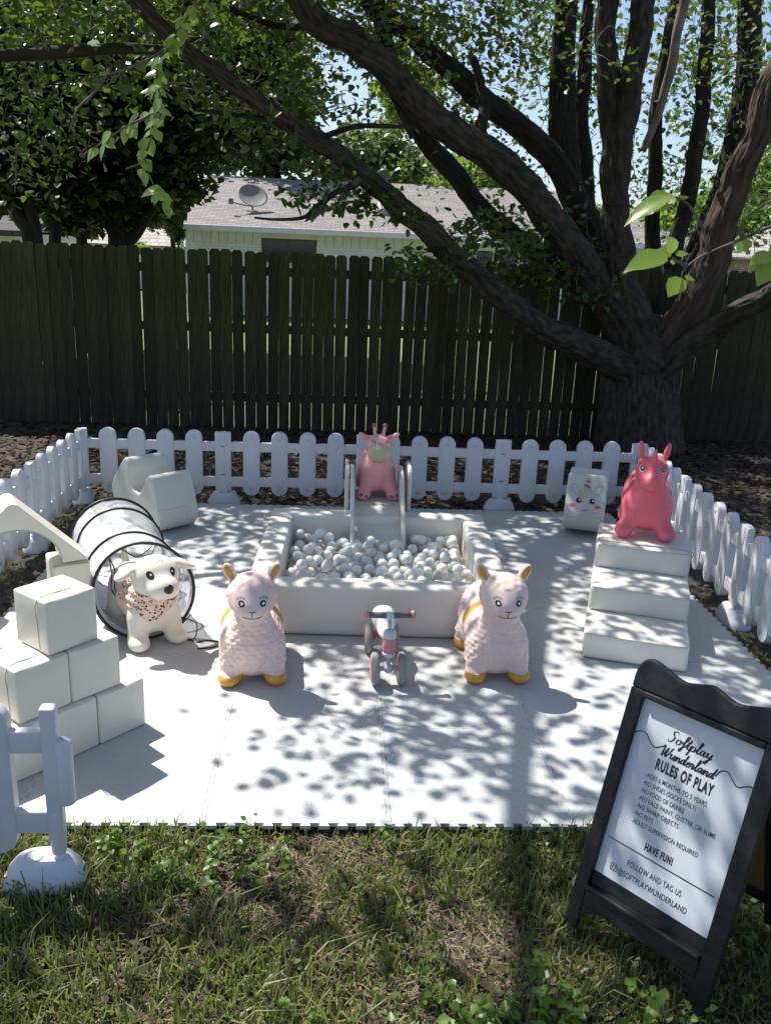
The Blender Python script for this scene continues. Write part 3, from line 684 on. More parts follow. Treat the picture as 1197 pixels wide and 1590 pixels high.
ud(-.036, UZ+.09, .02, .024, pr['lilac'], .0022, name='mane_print'); ud(.022, UZ+.095, .024, .025, pr['blue'], .0026, name='mane_print'); ud(-.008, UZ+.10, .022, .027, pr['yellow'], .003, name='mane_print')
udec('mouth_print', usk.line([(-.017, UZ-.004), (0, UZ-.012), (.017, UZ-.004)], .004, .003), pr['navy'])
for i, (z, w, m) in enumerate(((.125, .023, 'mint'), (.145, .019, 'pink'), (.161, .014, 'mint'), (.176, .011, 'pink'), (.19, .007, 'yellow'))):
    ud(.001*i, UZ+z-.003, w, .0085, pr[m], .0034, -.3, name='horn_print')
ob('seam', *tube([(.297, -.13, .14), (.2985, 0, .14), (.297, .13, .14)], .0018, 5), MAT['seam'], uo)
ob('seam', *tube([(.298, 0, .14), (.275, .0, .066)], .0018, 5), MAT['seam'], uo)

# ---- mesh pop-up tunnel
TM = bpy.data.materials.new('tunnel_mesh'); TM.use_nodes = True; nt = TM.node_tree
tb = nt.nodes['Principled BSDF']; tb.inputs['Base Color'].default_value = (.55, .57, .6, 1); tb.inputs['Roughness'].default_value = .5
tr = nd(nt, 'ShaderNodeBsdfTransparent'); tr.inputs[0].default_value = (.95, .96, .98, 1); ms = nd(nt, 'ShaderNodeMixShader'); ms.inputs[0].default_value = .55
nt.links.new(tb.outputs[0], ms.inputs[1]); nt.links.new(tr.outputs[0], ms.inputs[2]); nt.links.new(ms.outputs[0], nt.nodes['Material Output'].inputs[0])
MAT['tfab'] = M('tunnel_fabric', (.68, .69, .72), (.6, .61, .65), 5, .5, .5, 9)
hoops = [(-1.085, 1.395, .238, .228, 0), (-1.185, 1.60, .232, .222, .0), (-1.335, 1.99, .232, .222, 0), (-1.405, 2.14, .236, .226, 0)]
tn = thing('play_tunnel', 'white see-through mesh pop-up tunnel with black hoops behind the dog', 'tunnel', (-1.25, 1.8, 0))
hp = [np.array(h[:3]) for h in hoops]; ax_ = hp[-1]-hp[0]; ax_[2] = 0; ax_ /= np.linalg.norm(ax_)
yaws = [R(13), R(16), R(18), R(20)]
def ring(i, n=40, k=1.0):
    c = hp[i]; r = hoops[i][3]*k; d = yaws[i]; s = np.array([math.cos(d), math.sin(d), 0]); up = np.array([0, 0, 1.])+np.array([-math.sin(d), math.cos(d), 0])*(.16 if i == 0 else .05); up /= np.linalg.norm(up)
    return np.array([c+s*r*math.cos(a)+up*r*math.sin(a) for a in np.linspace(0, 2*math.pi, n, endpoint=False)])
off = np.array([1.25, -1.8, 0])
for i in range(4):
    P = ring(i); P = np.vstack([P, P[:1]])+off
    ob('hoop', *tube(P, .0075 if i in (0, 3) else .006, 8, False), MAT['black'], tn)
def skinband(i0, i1, a0, a1, n=16, sag=.03, wr=.006):
    A, B = ring(i0, 80, .985), ring(i1, 80, .985); ks = range(int(a0*80/360), int(a1*80/360)+1); V = []; F = []
    for t in np.linspace(0, 1, n):
        for k in ks:
            p = A[k % 80]*(1-t)+B[k % 80]*t; c = hp[i0]*(1-t)+hp[i1]*t; q = p-c; L = np.linalg.norm(q)
            V.append(p-q/L*(sag*math.sin(math.pi*t)+wr*math.sin(t*17+k*.8)*math.sin(math.pi*t)+wr*.7*math.sin(t*31-k*1.7)*math.sin(math.pi*t))+off)
    m = len(ks); F = [(j*m+k, j*m+k+1, (j+1)*m+k+1, (j+1)*m+k) for j in range(n-1) for k in range(m-1)]
    return V, F
for i in range(3):
    for a0, a1, m in ((125, 235, 'tfab'), (235, 305, 'tfab'), (305, 485, None)):
        ob('fabric_panel' if m else 'mesh_panel', *skinband(i, i+1, a0, a1, 18, .012 if i != 1 else .03), MAT[m] if m else TM, tn)
# pale binding band behind the front hoop
V = []; F = []; A = ring(0, 60, .985); B = ring(0, 60, .93)
ob('hem', *join((list(A+off)+list(B+off+[-.008, .03, 0]), [(k, (k+1) % 60, 60+(k+1) % 60, 60+k) for k in range(60)])), MAT['tfab'], tn)
def lace(P, r=.0028): ob('tie_cord', *tube(crom(P, 6), r, 6), MAT['black'], tn)
q = hp[0]+off
lace([q+[.17, .0, -.13], q+[.24, -.02, -.15], q+[.235, -.03, -.22], q+[.20, -.03, -.232], q+[.23, -.04, -.234]]); lace([q+[.21, .0, -.12], q+[.16, -.02, -.17], q+[.19, -.02, -.13]])
lace([q+[.245, -.05, -.2345], q+[.30, -.03, -.2345], q+[.36, -.05, -.2345], q+[.33, -.1, -.2345], q+[.26, -.12, -.2345]], .0035)
lace([q+[-.16, .03, .15], q+[-.135, .02, .09], q+[-.14, .02, .0], q+[-.12, .02, -.06]]); lace([q+[-.16, .03, .15], q+[-.15, .02, .07], q+[-.155, .02, .0], q+[-.13, .02, -.05]])
lace([q+[-.12, .1, .17], q+[-.05, .08, .14], q+[.0, .07, .17], q+[.03, .06, .2]])

# ---- balance bike
MAT.update(bgrey=M('bike_rubber', (.30, .32, .31), (.25, .27, .26), 8, .6), bpink=M('bike_pink', (.62, .27, .29), None, 5, .4), bwhite=M('bike_white', (.62, .66, .72), None, 5, .35), bseat=M('bike_seat', (.72, .72, .65), None, 5, .5), bgrip=M('grip_grey', (.14, .15, .14), None, 20, .6))
bk_ = thing('balance_bike', 'small pink and grey toddler balance bike in front of the pit', 'balance bike', (.043, .968, .001), R(3)); bk_.scale = (.92,)*3
def wheel(x, y, r=.078, w=.034):
    wv = lathe([(r*.55, -w/2), (r*.8, -w/2), (r*.93, -w*.42), (r, -w*.2), (r, w*.2), (r*.93, w*.42), (r*.8, w/2), (r*.55, w/2)], 26, 'x', (x, y, r))
    o = ob('wheel', *wv, MAT['bgrey'], bk_)
    for s in (-1, 1): ob('rim', *lathe([(.001, w/2*s+.003*s), (r*.6, w/2*s+.003*s), (r*.82, w/2*s+.001*s), (r*.84, w/2*s-.004*s), (.001, w/2*s-.004*s)], 22, 'x', (x, y, r)), MAT['bpink'], o)
for x in (-.064, .064): wheel(x, 0)
for x in (-.066, .066): wheel(x, .335)
ob('axle', *tube([(-.066, 0, .078), (.066, 0, .078)], .012, 10), MAT['bwhite'], bk_); ob('axle', *tube([(-.066, .335, .078), (.066, .335, .078)], .012, 10), MAT['bwhite'], bk_)
ob('hub_ball', *ellip((0, -.004, .08), (.024, .024, .024)), MAT['bwhite'], bk_)
sa = np.array([0, 0, .08]); sbv = np.array([0, .02, .345]); dv = (sbv-sa)/np.linalg.norm(sbv-sa)
def colm(name, prof, m):
    o = ob(name, *lathe(prof, 18), m, bk_, True, tuple(sa)); o.rotation_euler = Vector(dv).to_track_quat('Z', 'Y').to_euler(); return o
colm('fork_stem', [(.010, 0), (.010, .26)], MAT['bwhite']); colm('lower_cap', [(.02, .055), (.03, .06), (.032, .078), (.031, .0799)], MAT['bwhite'])
hd = colm('head_tube', [(.0295, .08), (.030, .082), (.030, .150), (.0295, .152)], MAT['bpink']); colm('upper_cap', [(.031, .1521), (.033, .156), (.032, .182), (.022, .196), (.011, .198)], MAT['bwhite'])
ha = []; hf = []
for r0, r1 in ((.0175, .021), (.006, .009)):
    n = len(ha)
    for k in range(24):
        a = 2*math.pi*k/24
        for r in (r0, r1):
            an = r*math.cos(a)/.0315; ha.append((.0315*math.sin(an), -.0315*math.cos(an), .116+r*math.sin(a)))
    hf += [(n+2*k, n+2*k+1, n+(2*k+3) % 48, n+(2*k+2) % 48) for k in range(24)]
ob('emblem', ha, hf, MAT['bwhite'], hd)
ob('handlebar', *tube([(-.103, .022, .343), (0, .02, .338), (.103, .018, .343)], .0145, 12), MAT['bgrip'], bk_)
ob('bar_clamp', *lathe([(.012, -.02), (.018, -.014), (.018, .014), (.012, .02)], 14, 'x', (0, .02, .338)), MAT['bwhite'], bk_)
for s in (-1, 1): ob('grip_end', *ellip((.108*s, .02, .343), (.014, .021, .021)), MAT['bpink'], bk_)
ob('frame', *tube(crom([(0, .022, .16), (0, .10, .15), (0, .2, .17), (0, .29, .13), (0, .335, .09)], 4), .022, 12), MAT['bpink'], bk_)
ob('frame_side', *tube([(-.045, .335, .08), (-.03, .3, .14), (.03, .3, .14), (.045, .335, .08)], .014, 10), MAT['bpink'], bk_)
sv, sf = nets(sunion([E((0, .16, .20), (.042, .09, .035)), E((0, .25, .22), (.062, .07, .038)), E((0, .31, .235), (.048, .03, .03))], .04), (-.09, .04, .15), (.09, .37, .35), .006)
ob('saddle', sv, sf, MAT['bseat'], bk_); ob('seat_post', *tube([(0, .22, .15), (0, .235, .21)], .017, 10), MAT['bwhite'], bk_)
# ================================================================== BOUNCY ANIMALS (face local -y)
MAT.update(blush=M('blush_rubber', (.82, .63, .58), (.78, .59, .545), 6, .45, .9, 30, kind='voronoi', spec=.35), blushs=M('blush_smooth', (.82, .64, .59), None, 6, .42, spec=.35), amber=M('amber_paint', (.72, .36, .05), (.66, .32, .04), 8, .45),
    pink=M('pink_rubber', (.88, .40, .41), (.83, .36, .37), 5, .42, .05, 30, spec=.4), hot=M('coral_pink_rubber', (.86, .17, .225), (.81, .15, .20), 5, .42, .05, 30, spec=.4), creamy=M('muzzle_cream', (.56, .50, .36), (.50, .45, .33), 5, .5), greyp=M('grey_paint', (.17, .16, .16), rough=.6), pinkwhite=M('pale_spot', (.72, .58, .58), rough=.5),
    dogw=M('ivory_rubber', (.80, .76, .65), (.77, .73, .62), 5, .42, .1, 14, spec=.35), red=M('red_tongue', (.62, .05, .06), rough=.4), eyegrey=M('eye_grey', (.05, .05, .05), rough=.4))
def bandana_mat():
    m = bpy.data.materials.new('paw_print_cotton'); m.use_nodes = True; nt = m.node_tree; L = nt.links.new; b = nt.nodes['Principled BSDF']; b.inputs['Roughness'].default_value = .9
    tc = nd(nt, 'ShaderNodeTexCoord'); base = (.78, .58, .47, 1); prev = None
    for sc, thr, cols in ((62, .22, [(.03, .02, .03), (.30, .10, .04), (.20, .03, .05)]), (26, .11, [(.12, .20, .28), (.12, .2, .28), (.18, .05, .07)])):
        v = nd(nt, 'ShaderNodeTexVoronoi'); v.inputs['Scale'].default_value = sc; L(tc.outputs['Object'], v.inputs['Vector'])
        lt = nd(nt, 'ShaderNodeMath', operation='LESS_THAN'); lt.inputs[1].default_value = thr*1.6; L(v.outputs['Distance'], lt.inputs[0])
        cr_ = nd(nt, 'ShaderNodeValToRGB'); cr_.color_ramp.interpolation = 'CONSTANT'; cr_.color_ramp.elements[0].color = (*cols[0], 1); cr_.color_ramp.elements[1].position = .45; cr_.color_ramp.elements[1].color = (*cols[1], 1)
        e = cr_.color_ramp.elements.new(.75); e.color = (*cols[2], 1)
        sp = nd(nt, 'ShaderNodeSeparateColor'); L(v.outputs['Color'], sp.inputs[0]); L(sp.outputs[0], cr_.inputs[0])
        mx = nd(nt, 'ShaderNodeMix', data_type='RGBA'); L(lt.outputs[0], mx.inputs[0]); L(cr_.outputs[0], mx.inputs[7])
        if prev is None: mx.inputs[6].default_value = base
        else: L(prev, mx.inputs[6])
        prev = mx.outputs[2]
    L(prev, b.inputs['Base Color']); return m
MAT['bandana'] = bandana_mat()
def vnormals(V, F):
    n = np.zeros_like(V); fn = np.cross(V[F[:, 2]]-V[F[:, 0]], V[F[:, 3]]-V[F[:, 1]])
    for k in range(4): np.add.at(n, F[:, k], fn)
    return n/(np.linalg.norm(n, axis=1)[:, None]+1e-9)
def fleece(V, F):
    x, y, z = V.T; row = z/.021; k = np.floor(row); u = np.arctan2(x, -(y-.05))*.17/.026+.5*(k % 2)
    d = (1-(2*(row-k)-1)**2)*(1-(2*(u-np.floor(u))-1)**2)
    w = np.clip((.345-z)/.03, 0, 1)*np.clip((z-.06)/.03, 0, 1); w = np.maximum(w, np.clip((y+.13)/.03, 0, 1)*np.clip((z-.3)/.03, 0, 1)*(z < .47))
    w *= ~((y > .0) & (y < .14) & (z > .19))
    return V+vnormals(V, F)*(d*w*.0042)[:, None]
FR = ((0, 0, 0), (1, 0, 0), (0, 0, 1), (0, 1, 0))
def animal(name, label, cat, f, lo, hi, loc, rz, split, step=.006, scale=1, group=None):
    t = thing(name, label, cat, loc, rz, group); t.scale = (scale,)*3
    V, F = nets(f, lo, hi, step)
    if name == 'alpaca_hopper': V = fleece(V, F); V[np.abs(V[:, 2]-.052) < .0034, 2] = .052
    C = V[F].mean(1)
    lab = split(C)                                      # dict name -> (mask, material)
    used = np.zeros(len(F), bool)
    for nm, m, mat in lab:
        m = m & ~used; used |= m
        if m.any(): v, ff_ = submesh(V, F, m); ob(nm, v, ff_, mat, t)
    nm, mat = 'body', lab_body[name]
    v, ff_ = submesh(V, F, ~used); body = ob(nm, v, ff_, mat, t)
    return t, body, V, F
lab_body = dict(alpaca_hopper=MAT['blush'], giraffe_hopper=MAT['pink'], unicorn_hopper=MAT['hot'], dog_hopper=MAT['dogw'])

# ---- alpaca, built once and copied
def alpaca_f():
    fs = [E((0, .07, .172), (.140, .20, .138)), E((0, -.09, .145), (.140, .112, .128)), E((0, .19, .21), (.118, .10, .135)),
          (K((0, -.108, .20), (0, -.138, .37), .100, .064), .04), (E((0, -.145, .410), (.106, .103, .096)), .015), (E((0, -.225, .378), (.062, .045, .042)), .05)]
    for sx in (-1, 1):
        fs += [(K((.088*sx, -.125, .09), (.098*sx, -.145, .032), .05, .040), .03), (E((.100*sx, -.155, .030), (.046, .05, .033)), .015), (K((.088*sx, .19, .09), (.096*sx, .2, .035), .052, .042), .03), (E((.098*sx, .19, .03), (.045, .05, .033)), .015)]
        fs += [(ER((.092*sx, -.115, .500), (.025, .014, .044), (0, R(27)*sx, 0)), .018)]
    fs += [(E((0, .29, .24), (.03, .03, .035)), .03)]
    return sunion(fs, .06)
def alpaca_split(C):
    x, y, z = C.T; out = []
    for sx in (-1, 1):
        for fy in (-1, 1):
            out.append(('hoof', (z < .052) & (x*sx > .04) & (y*fy > (.05 if fy < 0 else .1)), MAT['amber']))
    hid = (abs(x) > .05)
    for y0, hw_ in ((.035, .02),): out.append(('blanket_trim', (abs(y-y0-.03*(z-.2)) < hw_) & (z > .20) & (abs(x) < .2) & (z < .36), MAT['amber']))
    out.append(('blanket', (y > .05) & (y < .135) & (z > .165), MAT['blushs']))
    out.append(('face', (y < -.205) & (z > .345) & (z < .46) & (abs(x) < .085), MAT['blushs']))
    return out
def alpaca(label, loc, rz, src=None):
    al, body, V, F = animal('alpaca_hopper', label, 'bouncy toy', alpaca_f(), (-.18, -.3, -.02), (.18, .36, .58), loc, rz, alpaca_split, group='pale pink alpaca hoppers')
    sk = Skin(V, F, FR)
    for s in (-1, 1):
        e = ob('eye', *sk.disc(.043*s, .413, .0125, .0125, .0012), MAT['ink'], al); ob('pupil', *sk.disc(.043*s+.001, .413, .0055, .0055, .002), MAT['eyewhite'], e)
        for k in range(5):
            a = R(90+(k-1.2)*17*s*-1+10*s*-1*0); bx, bz = .043*s+.0165*math.cos(R(90)-(k-1.5)*.38*s), .413+.0165*math.sin(R(90)-(k-1.5)*.38*s)
            d = R(90)-(k-1.5)*.38*s; ob('eyelash', *sk.line([(bx, bz+.002), (bx+.009*math.cos(d), bz+.002+.009*math.sin(d))], .0022, n=3), MAT['ink'], e)
        # amber inner ear facing forward
        ev = Skin(V, F, FR); ob('inner_ear', *sk.disc(.094*s, .503, .0135, .033, .0012, rot=-R(27)*s), MAT['amber'], al)
    ob('nose', *join(sk.line([(-.013, .384), (0, .381), (.013, .384)], .0035), sk.line([(0, .381), (-.001, .366), (-.001, .352)], .003)), MAT['ink'], al)
    ob('mouth', *sk.line([(-.04, .360), (-.022, .351), (0, .349), (.022, .351), (.038, .359)], .0032), MAT['ink'], al)
    return al
alpaca('pale pink alpaca hopper with amber hooves standing left of the bike', (-.555, 1.105, .0), R(6))
alpaca('pale pink alpaca hopper with amber hooves standing right of the bike, slightly turned', (.525, 1.155, .0), R(1))

# ---- giraffe
def giraffe_f():
    fs = [E((0, .05, .175), (.128, .17, .135)), E((0, -.06, .16), (.118, .10, .125)), E((0, .15, .20), (.11, .09, .12)), (K((0, -.07, .24), (0, -.09, .33), .082, .078), .05), (E((0, -.09, .365), (.084, .085, .075)), .03), (E((0, -.165, .330), (.080, .066, .070)), .02)]
    for s in (-1, 1):
        fs += [(K((.075*s, -.10, .10), (.10*s, -.145, .04), .05, .042), .035), (E((.104*s, -.16, .034), (.046, .05, .036)), .02), (K((.08*s, .13, .1), (.095*s, .16, .04), .05, .045), .035)]
        fs += [(K((.028*s, -.07, .43), (.036*s, -.07, .492), .0125, .0105), .012), (E((.037*s, -.07, .497), (.0155, .0155, .0155)), .004), (ER((.102*s, -.075, .42), (.045, .014, .019), (0, R(-38)*s, 0)), .018)]
    return sunion(fs, .05)
def giraffe_split(C):
    x, y, z = C.T; out = []
    out.append(('muzzle', (((x/.079)**2+((z-.333)/.070)**2) < 1) & (y < -.145), MAT['creamy']))
    for s in (-1, 1): out.append(('horn_tip', (z > .484) & (x*s > 0), MAT['greyp']))
    return out
gi, gb, V, F = animal('giraffe_hopper', 'pink giraffe hopper with cream muzzle at the top of the slide', 'bouncy toy', giraffe_f(), (-.18, -.26, -.02), (.18, .28, .54), (.058, 3.0, .291), R(3), giraffe_split, scale=.93)
sk = Skin(V, F, FR)
for s in (-1, 1):
    e = ob('eye', *sk.disc(.044*s, .404, .012, .009, .0012), MAT['greyp'], gi); ob('eye_glint', *sk.disc(.041*s, .405, .004, .004, .002), MAT['eyewhite'], e)
    ob('nostril', *sk.disc(.026*s, .303, .0025, .0035, .0012, 2, 8), MAT['greyp'], gi)
    for k in (-1, 1): ob('toe_spot', *sk.disc(.104*s+.016*k, .040+.004*k*s, .012, .0095, .0012, rot=-.3*s), MAT['greyp'], gi)
    ob('spot', *sk.disc(.088*s, .225, .011, .016, .0012), MAT['pinkwhite'], gi)

# ---- pink unicorn
def unicorn_f():
    fs = [E((0, .06, .19), (.145, .18, .145)), E((0, -.07, .172), (.142, .105, .138)), E((0, .17, .225), (.12, .09, .13)), (K((0, -.08, .26), (0, -.10, .36), .086, .08), .05), (E((0, -.10, .395), (.088, .09, .08)), .03), (E((0, -.19, .342), (.066, .066, .05)), .035), (K((0, -.17, .42), (0, -.22, .36), .02, .02), .03)]
    for s in (-1, 1):
        fs += [(K((.085*s, -.11, .10), (.115*s, -.14, .05), .05, .046), .03), (E((.118*s, -.148, .04), (.048, .05, .042)), .015), (K((.085*s, .16, .1), (.1*s, .18, .045), .05, .047), .03)]
        fs += [(ER((.068*s, -.085, .50), (.018, .013, .058), (0, R(10)*s, 0)), .014)]
    fs += [(K((0, -.165, .455), (0, -.195, .53), .023, .007), .012)]
    return sunion(fs, .05)
un, ub, V, F = animal('unicorn_hopper', 'coral pink unicorn hopper standing on top of the foam steps', 'bouncy toy', unicorn_f(), (-.18, -.28, -.02), (.18, .32, .58), (1.472, 1.99, .394), R(-17), scale=.93, split=lambda C: [('saddle_seam', (abs(C[:, 1]-.03) < .006) & (C[:, 2] > .17) & (C[:, 2] < .33), MAT['pinkwhite'])])
sk = Skin(V, F, FR)
for s in (-1, 1):
    w_ = ob('eye', *sk.disc(.058*s, .412, .0125, .0165, .001), MAT['eyewhite'], un); ob('iris', *sk.disc(.057*s, .415, .011, .0145, .0018), MAT['black'], w_); ob('eye_glint', *sk.disc(.055*s, .418, .004, .0055, .0026), MAT['eyewhite'], w_)
    for k in range(4): d = R(90)-(k-.8)*.42*s; bx, bz = .057*s+.014*math.cos(d), .416+.019*math.sin(d); ob('eyelash', *sk.line([(bx, bz), (bx+.009*math.cos(d), bz+.009*math.sin(d))], .002, n=3), MAT['black'], w_)
ob('mouth', *sk.line([(-.045, .312), (0, .300), (.045, .312)], .0025), MAT['hot'], un)

# ---- dog
def dog_f():
    fs = [E((0, .08, .20), (.125, .19, .130)), E((0, -.08, .19), (.118, .10, .135)), E((0, .18, .21), (.115, .09, .12)), (K((0, -.10, .26), (0, -.13, .33), .085, .085), .05), (E((0, -.135, .368), (.112, .105, .094)), .03), (E((0, -.232, .335), (.076, .075, .060)), .03)]
    for s in (-1, 1):
        fs += [(K((.078*s, -.10, .14), (.092*s, -.12, .05), .052, .046), .035), (E((.095*s, -.145, .036), (.050, .06, .038)), .02), (K((.08*s, .16, .13), (.098*s, .19, .05), .058, .048), .035), (E((.10*s, .17, .036), (.05, .06, .038)), .02)]
        fs += [(ER((.14*s, -.125, .398), (.058, .038, .019), (R(10), R(30)*s, 0)), .02)]
    fs += [(K((0, .255, .25), (0, .285, .385), .022, .014), .03)]
    return sunion(fs, .05)
heading = math.atan2(.47, .88)
dg, db, V, F = animal('dog_hopper', 'ivory puppy hopper wearing a paw-print bandana in front of the tunnel', 'bouncy toy', dog_f(), (-.23, -.34, -.02), (.23, .34, .5), (-1.085, 1.42, .0), R(33), scale=.96, split=lambda C: [])
sk = Skin(V, F, FR)
for s in (-1, 1):
    e = ob('eye', *sk.disc(.054*s, .402, .0155, .017, .0012), MAT['black'], dg); ob('eye_glint', *sk.disc(.051*s, .404, .0045, .0045, .002), MAT['eyewhite'], e)
ob('nose', *ellip((0, -.306, .352), (.023, .015, .023)), MAT['black'], dg)
ob('tongue', *sk.disc(.002, .293, .014, .005, .0015), MAT['red'], dg)
for k in range(5): ob('freckle', *sk.disc(-.03+.012*k, .449+.003*(k % 2), .0028, .0022, .001, 2, 8), MAT['greyp'], dg)
# bandana: a cloth offset from neck and chest
nrm = np.zeros_like(V); fn = np.cross(V[F[:, 2]]-V[F[:, 0]], V[F[:, 3]]-V[F[:, 1]])
for k in range(4): np.add.at(nrm, F[:, k], fn)
nrm /= np.linalg.norm(nrm, axis=1)[:, None]+1e-9
C = V[F].mean(1); x, y, z = C.T; tilt = .30*(x+.03)
up_edge = .292+.25*np.maximum(0, y+.15)+.0*x
low = .145+.95*np.abs(x+.045)*np.where(x > -.045, .62, 1.0)
msk = (z < up_edge) & (z > np.minimum(low, .245+.2*np.maximum(0, y+.1))) & (y < .04) & (abs(x) < .14)
fold = .006+.004*np.sin((V[:, 2]+.25*V[:, 0])*150)*(V[:, 2] > .22)
vb, fb = submesh(V+nrm*fold[:, None], F, msk)
bo = ob('bandana', vb, fb, MAT['bandana'], dg); so = bo.modifiers.new('solid', 'SOLIDIFY'); so.thickness = .003; so.offset = -1
# ================================================================== SIGN
MAT.update(signwood=M('black_stained_wood', (.009, .0095, .012), (.006, .0065, .008), 9, .5, .25, 30, stretch=(1, 1, 6)), poster=M('poster_paper', (.62, .65, .71), (.59, .62, .68), 3, .38), kraft=M('brown_board', (.17, .085, .035), (.14, .07, .03), 5, .7))
so_ = np.array([.54326, -.41065, .15839]); syaw, slean = -.87372, .29594
sr = np.array([math.cos(syaw), math.sin(syaw), 0]); sn = np.array([math.sin(syaw), -math.cos(syaw), 0]); su = np.array([0, 0, math.cos(slean)])-sn*math.sin(slean); sf_ = np.cross(sr, su)
sg = thing('a_frame_sign', 'black wooden A-frame sign board with white play rules poster', 'sign'); 
sg.matrix_world = Matrix([[sr[0], su[0], sf_[0], so_[0]], [sr[1], su[1], sf_[1], so_[1]], [sr[2], su[2], sf_[2], so_[2]], [0, 0, 0, 1]])
# local: x right, y up along the board, z out of the front
PWS, PHS = .3465, .525
def sp(name, poly, z0, z1, mat, par=sg, b=.003): o = fixn(ob(name, *prism(poly, z0, z1, 'z'), mat, par, False)); return bev(o, b) if b else o
def rc(x0, x1, y0, y1): return [(x0, y0), (x1, y0), (x1, y1), (x0, y1)]
xl_, xr_ = -.036, .390
sp('stile', rc(xl_, .003, -.195, .535), -.012, .012, MAT['signwood']); sp('stile', rc(.344, xr_, -.195, .535), -.012, .012, MAT['signwood'])
hdr = crom([(xl_, .536), (xl_+.002, .585), (xl_+.018, .617), (xl_+.045, .625), (.055, .612), (.10, .600), (.135, .607), (.177, .619), (.219, .607), (.254, .600), (.30, .612), (xr_-.045, .625), (xr_-.018, .617), (xr_-.002, .585), (xr_, .536)], 4)
sp('header', [tuple(q) for q in hdr], -.0125, .0125, MAT['signwood'], b=.005)
sp('top_moulding', rc(.003, .344, .518, .5355), -.010, .016, MAT['signwood'])
sp('bottom_rail', rc(.0032, .3438, -.098, -.05), -.0118, .0115, MAT['signwood']); sp('ledge', rc(.0035, .3435, -.0495, -.036), -.010, .024, MAT['signwood'], b=.004)
sp('lower_panel', rc(.003, .344, -.036, .004), -.011, -.004, MAT['signwood'], b=0)
for s, x in ((1, .0031), (-1, .3439)): sp('bracket', [(x, -.0985)]+[(x+s*(.075-.075*math.sin(a)), -.0985-.06*(1-math.cos(a))) for a in np.linspace(0, math.pi/2, 8)], -.009, .009, MAT['signwood'], b=.002)
po = sp('poster', rc(0, PWS, .001, PHS), -.0105, -.006, MAT['poster'], b=0)
PZ = -.0054
def flat(name, V, F): return ob(name, V, F, MAT['ink'], po, False)
def text(s, x0, y0, h, width=None, bold=0, space=1.06, name='lettering'):
    cu = bpy.data.curves.new('t', 'FONT'); cu.body = s; cu.size = 1; cu.offset = bold; cu.space_character = space
    to = bpy.data.objects.new('t', cu); COL.objects.link(to); dg_ = bpy.context.evaluated_depsgraph_get(); me = bpy.data.meshes.new_from_object(to.evaluated_get(dg_)); bpy.data.objects.remove(to)
    co = np.array([v.co for v in me.vertices]); a, b = co.min(0), co.max(0); k = (width/(b[0]-a[0])) if width else h
    hh = b[1]-a[1]; ky = h/.70
    for v in me.vertices: v.co = (x0+(v.co.x-a[0])*k, y0+v.co.y*ky, PZ)
    me.materials.clear(); me.materials.append(MAT['ink']); obm(name, me, po)
text('RULES OF PLAY', .086, .346, .029, .164, .042, 1.2)
for i, (s, w) in enumerate((('-AGES 6 MONTHS TO 5 YEARS', .178), ('-NO SHOES (SOCKS ONLY)', .155), ('-NO FOOD OR DRINKS', .128), ('-NO FACE PAINT, GLITTER, OR SLIME', .222), ('-NO SHARP OBJECTS', .125), ('-NO PETS', .056), ('-ADULT SUPERVISION REQUIRED', .194))):
    text(s, .066, .314-.0222*i, .0128, w, .004)
text('HAVE FUN!', .121, .128, .020, .082, .042, 1.2)
flat('rule_line', [(.015, .1095, PZ), (.328, .1095, PZ), (.328, .1125, PZ), (.015, .1125, PZ)], [(0, 1, 2, 3)])
text('FOLLOW AND TAG US', .088, .064, .0165, .16, .004); text('@SOFTPLAYWUNDERLAND', .068, .030, .0165, .205, .004)
def ribbon(P, w0, w1=None, n=7, z=PZ):
    P = crom(np.array(P, float), n); T = np.gradient(P, axis=0); T /= np.linalg.norm(T, axis=1)[:, None]+1e-9; V = []; w1 = w1 or w0
    for p, t in zip(P, T):
        w = w0+(w1-w0)*abs(t[1])**1.5
        V += [(p[0]-t[1]*w/2, p[1]+t[0]*w/2, z), (p[0]+t[1]*w/2, p[1]-t[0]*w/2, z)]
    return V, [(2*i, 2*i+1, 2*i+3, 2*i+2) for i in range(len(P)-1)]
# camera icon: rounded square, ring, dot
def rrect(cx, cy, h, r):
    return [(cx+sx*(h-r)+r*math.cos(a), cy+sy*(h-r)+r*math.sin(a)) for sx, sy, a0 in ((1, 1, 0), (-1, 1, 90), (-1, -1, 180), (1, -1, 270)) for a in np.radians(np.linspace(a0, a0+90, 5))]
a_ = rrect(.0545, .040, .0105, .004); b__ = rrect(.0545, .040, .0085, .003); n = len(a_)
flat('camera_icon', *join(([(*q, PZ) for q in a_+b__], [(i, (i+1) % n, n+(i+1) % n, n+i) for i in range(n)]), ribbon([(.0545+.0052*math.cos(t), .040+.0052*math.sin(t)) for t in np.linspace(0, 2*math.pi, 16)], .0018, n=2), ([(.0595, .0445, PZ), (.0612, .0445, PZ), (.0612, .0462, PZ), (.0595, .0462, PZ)], [(0, 1, 2, 3)])))
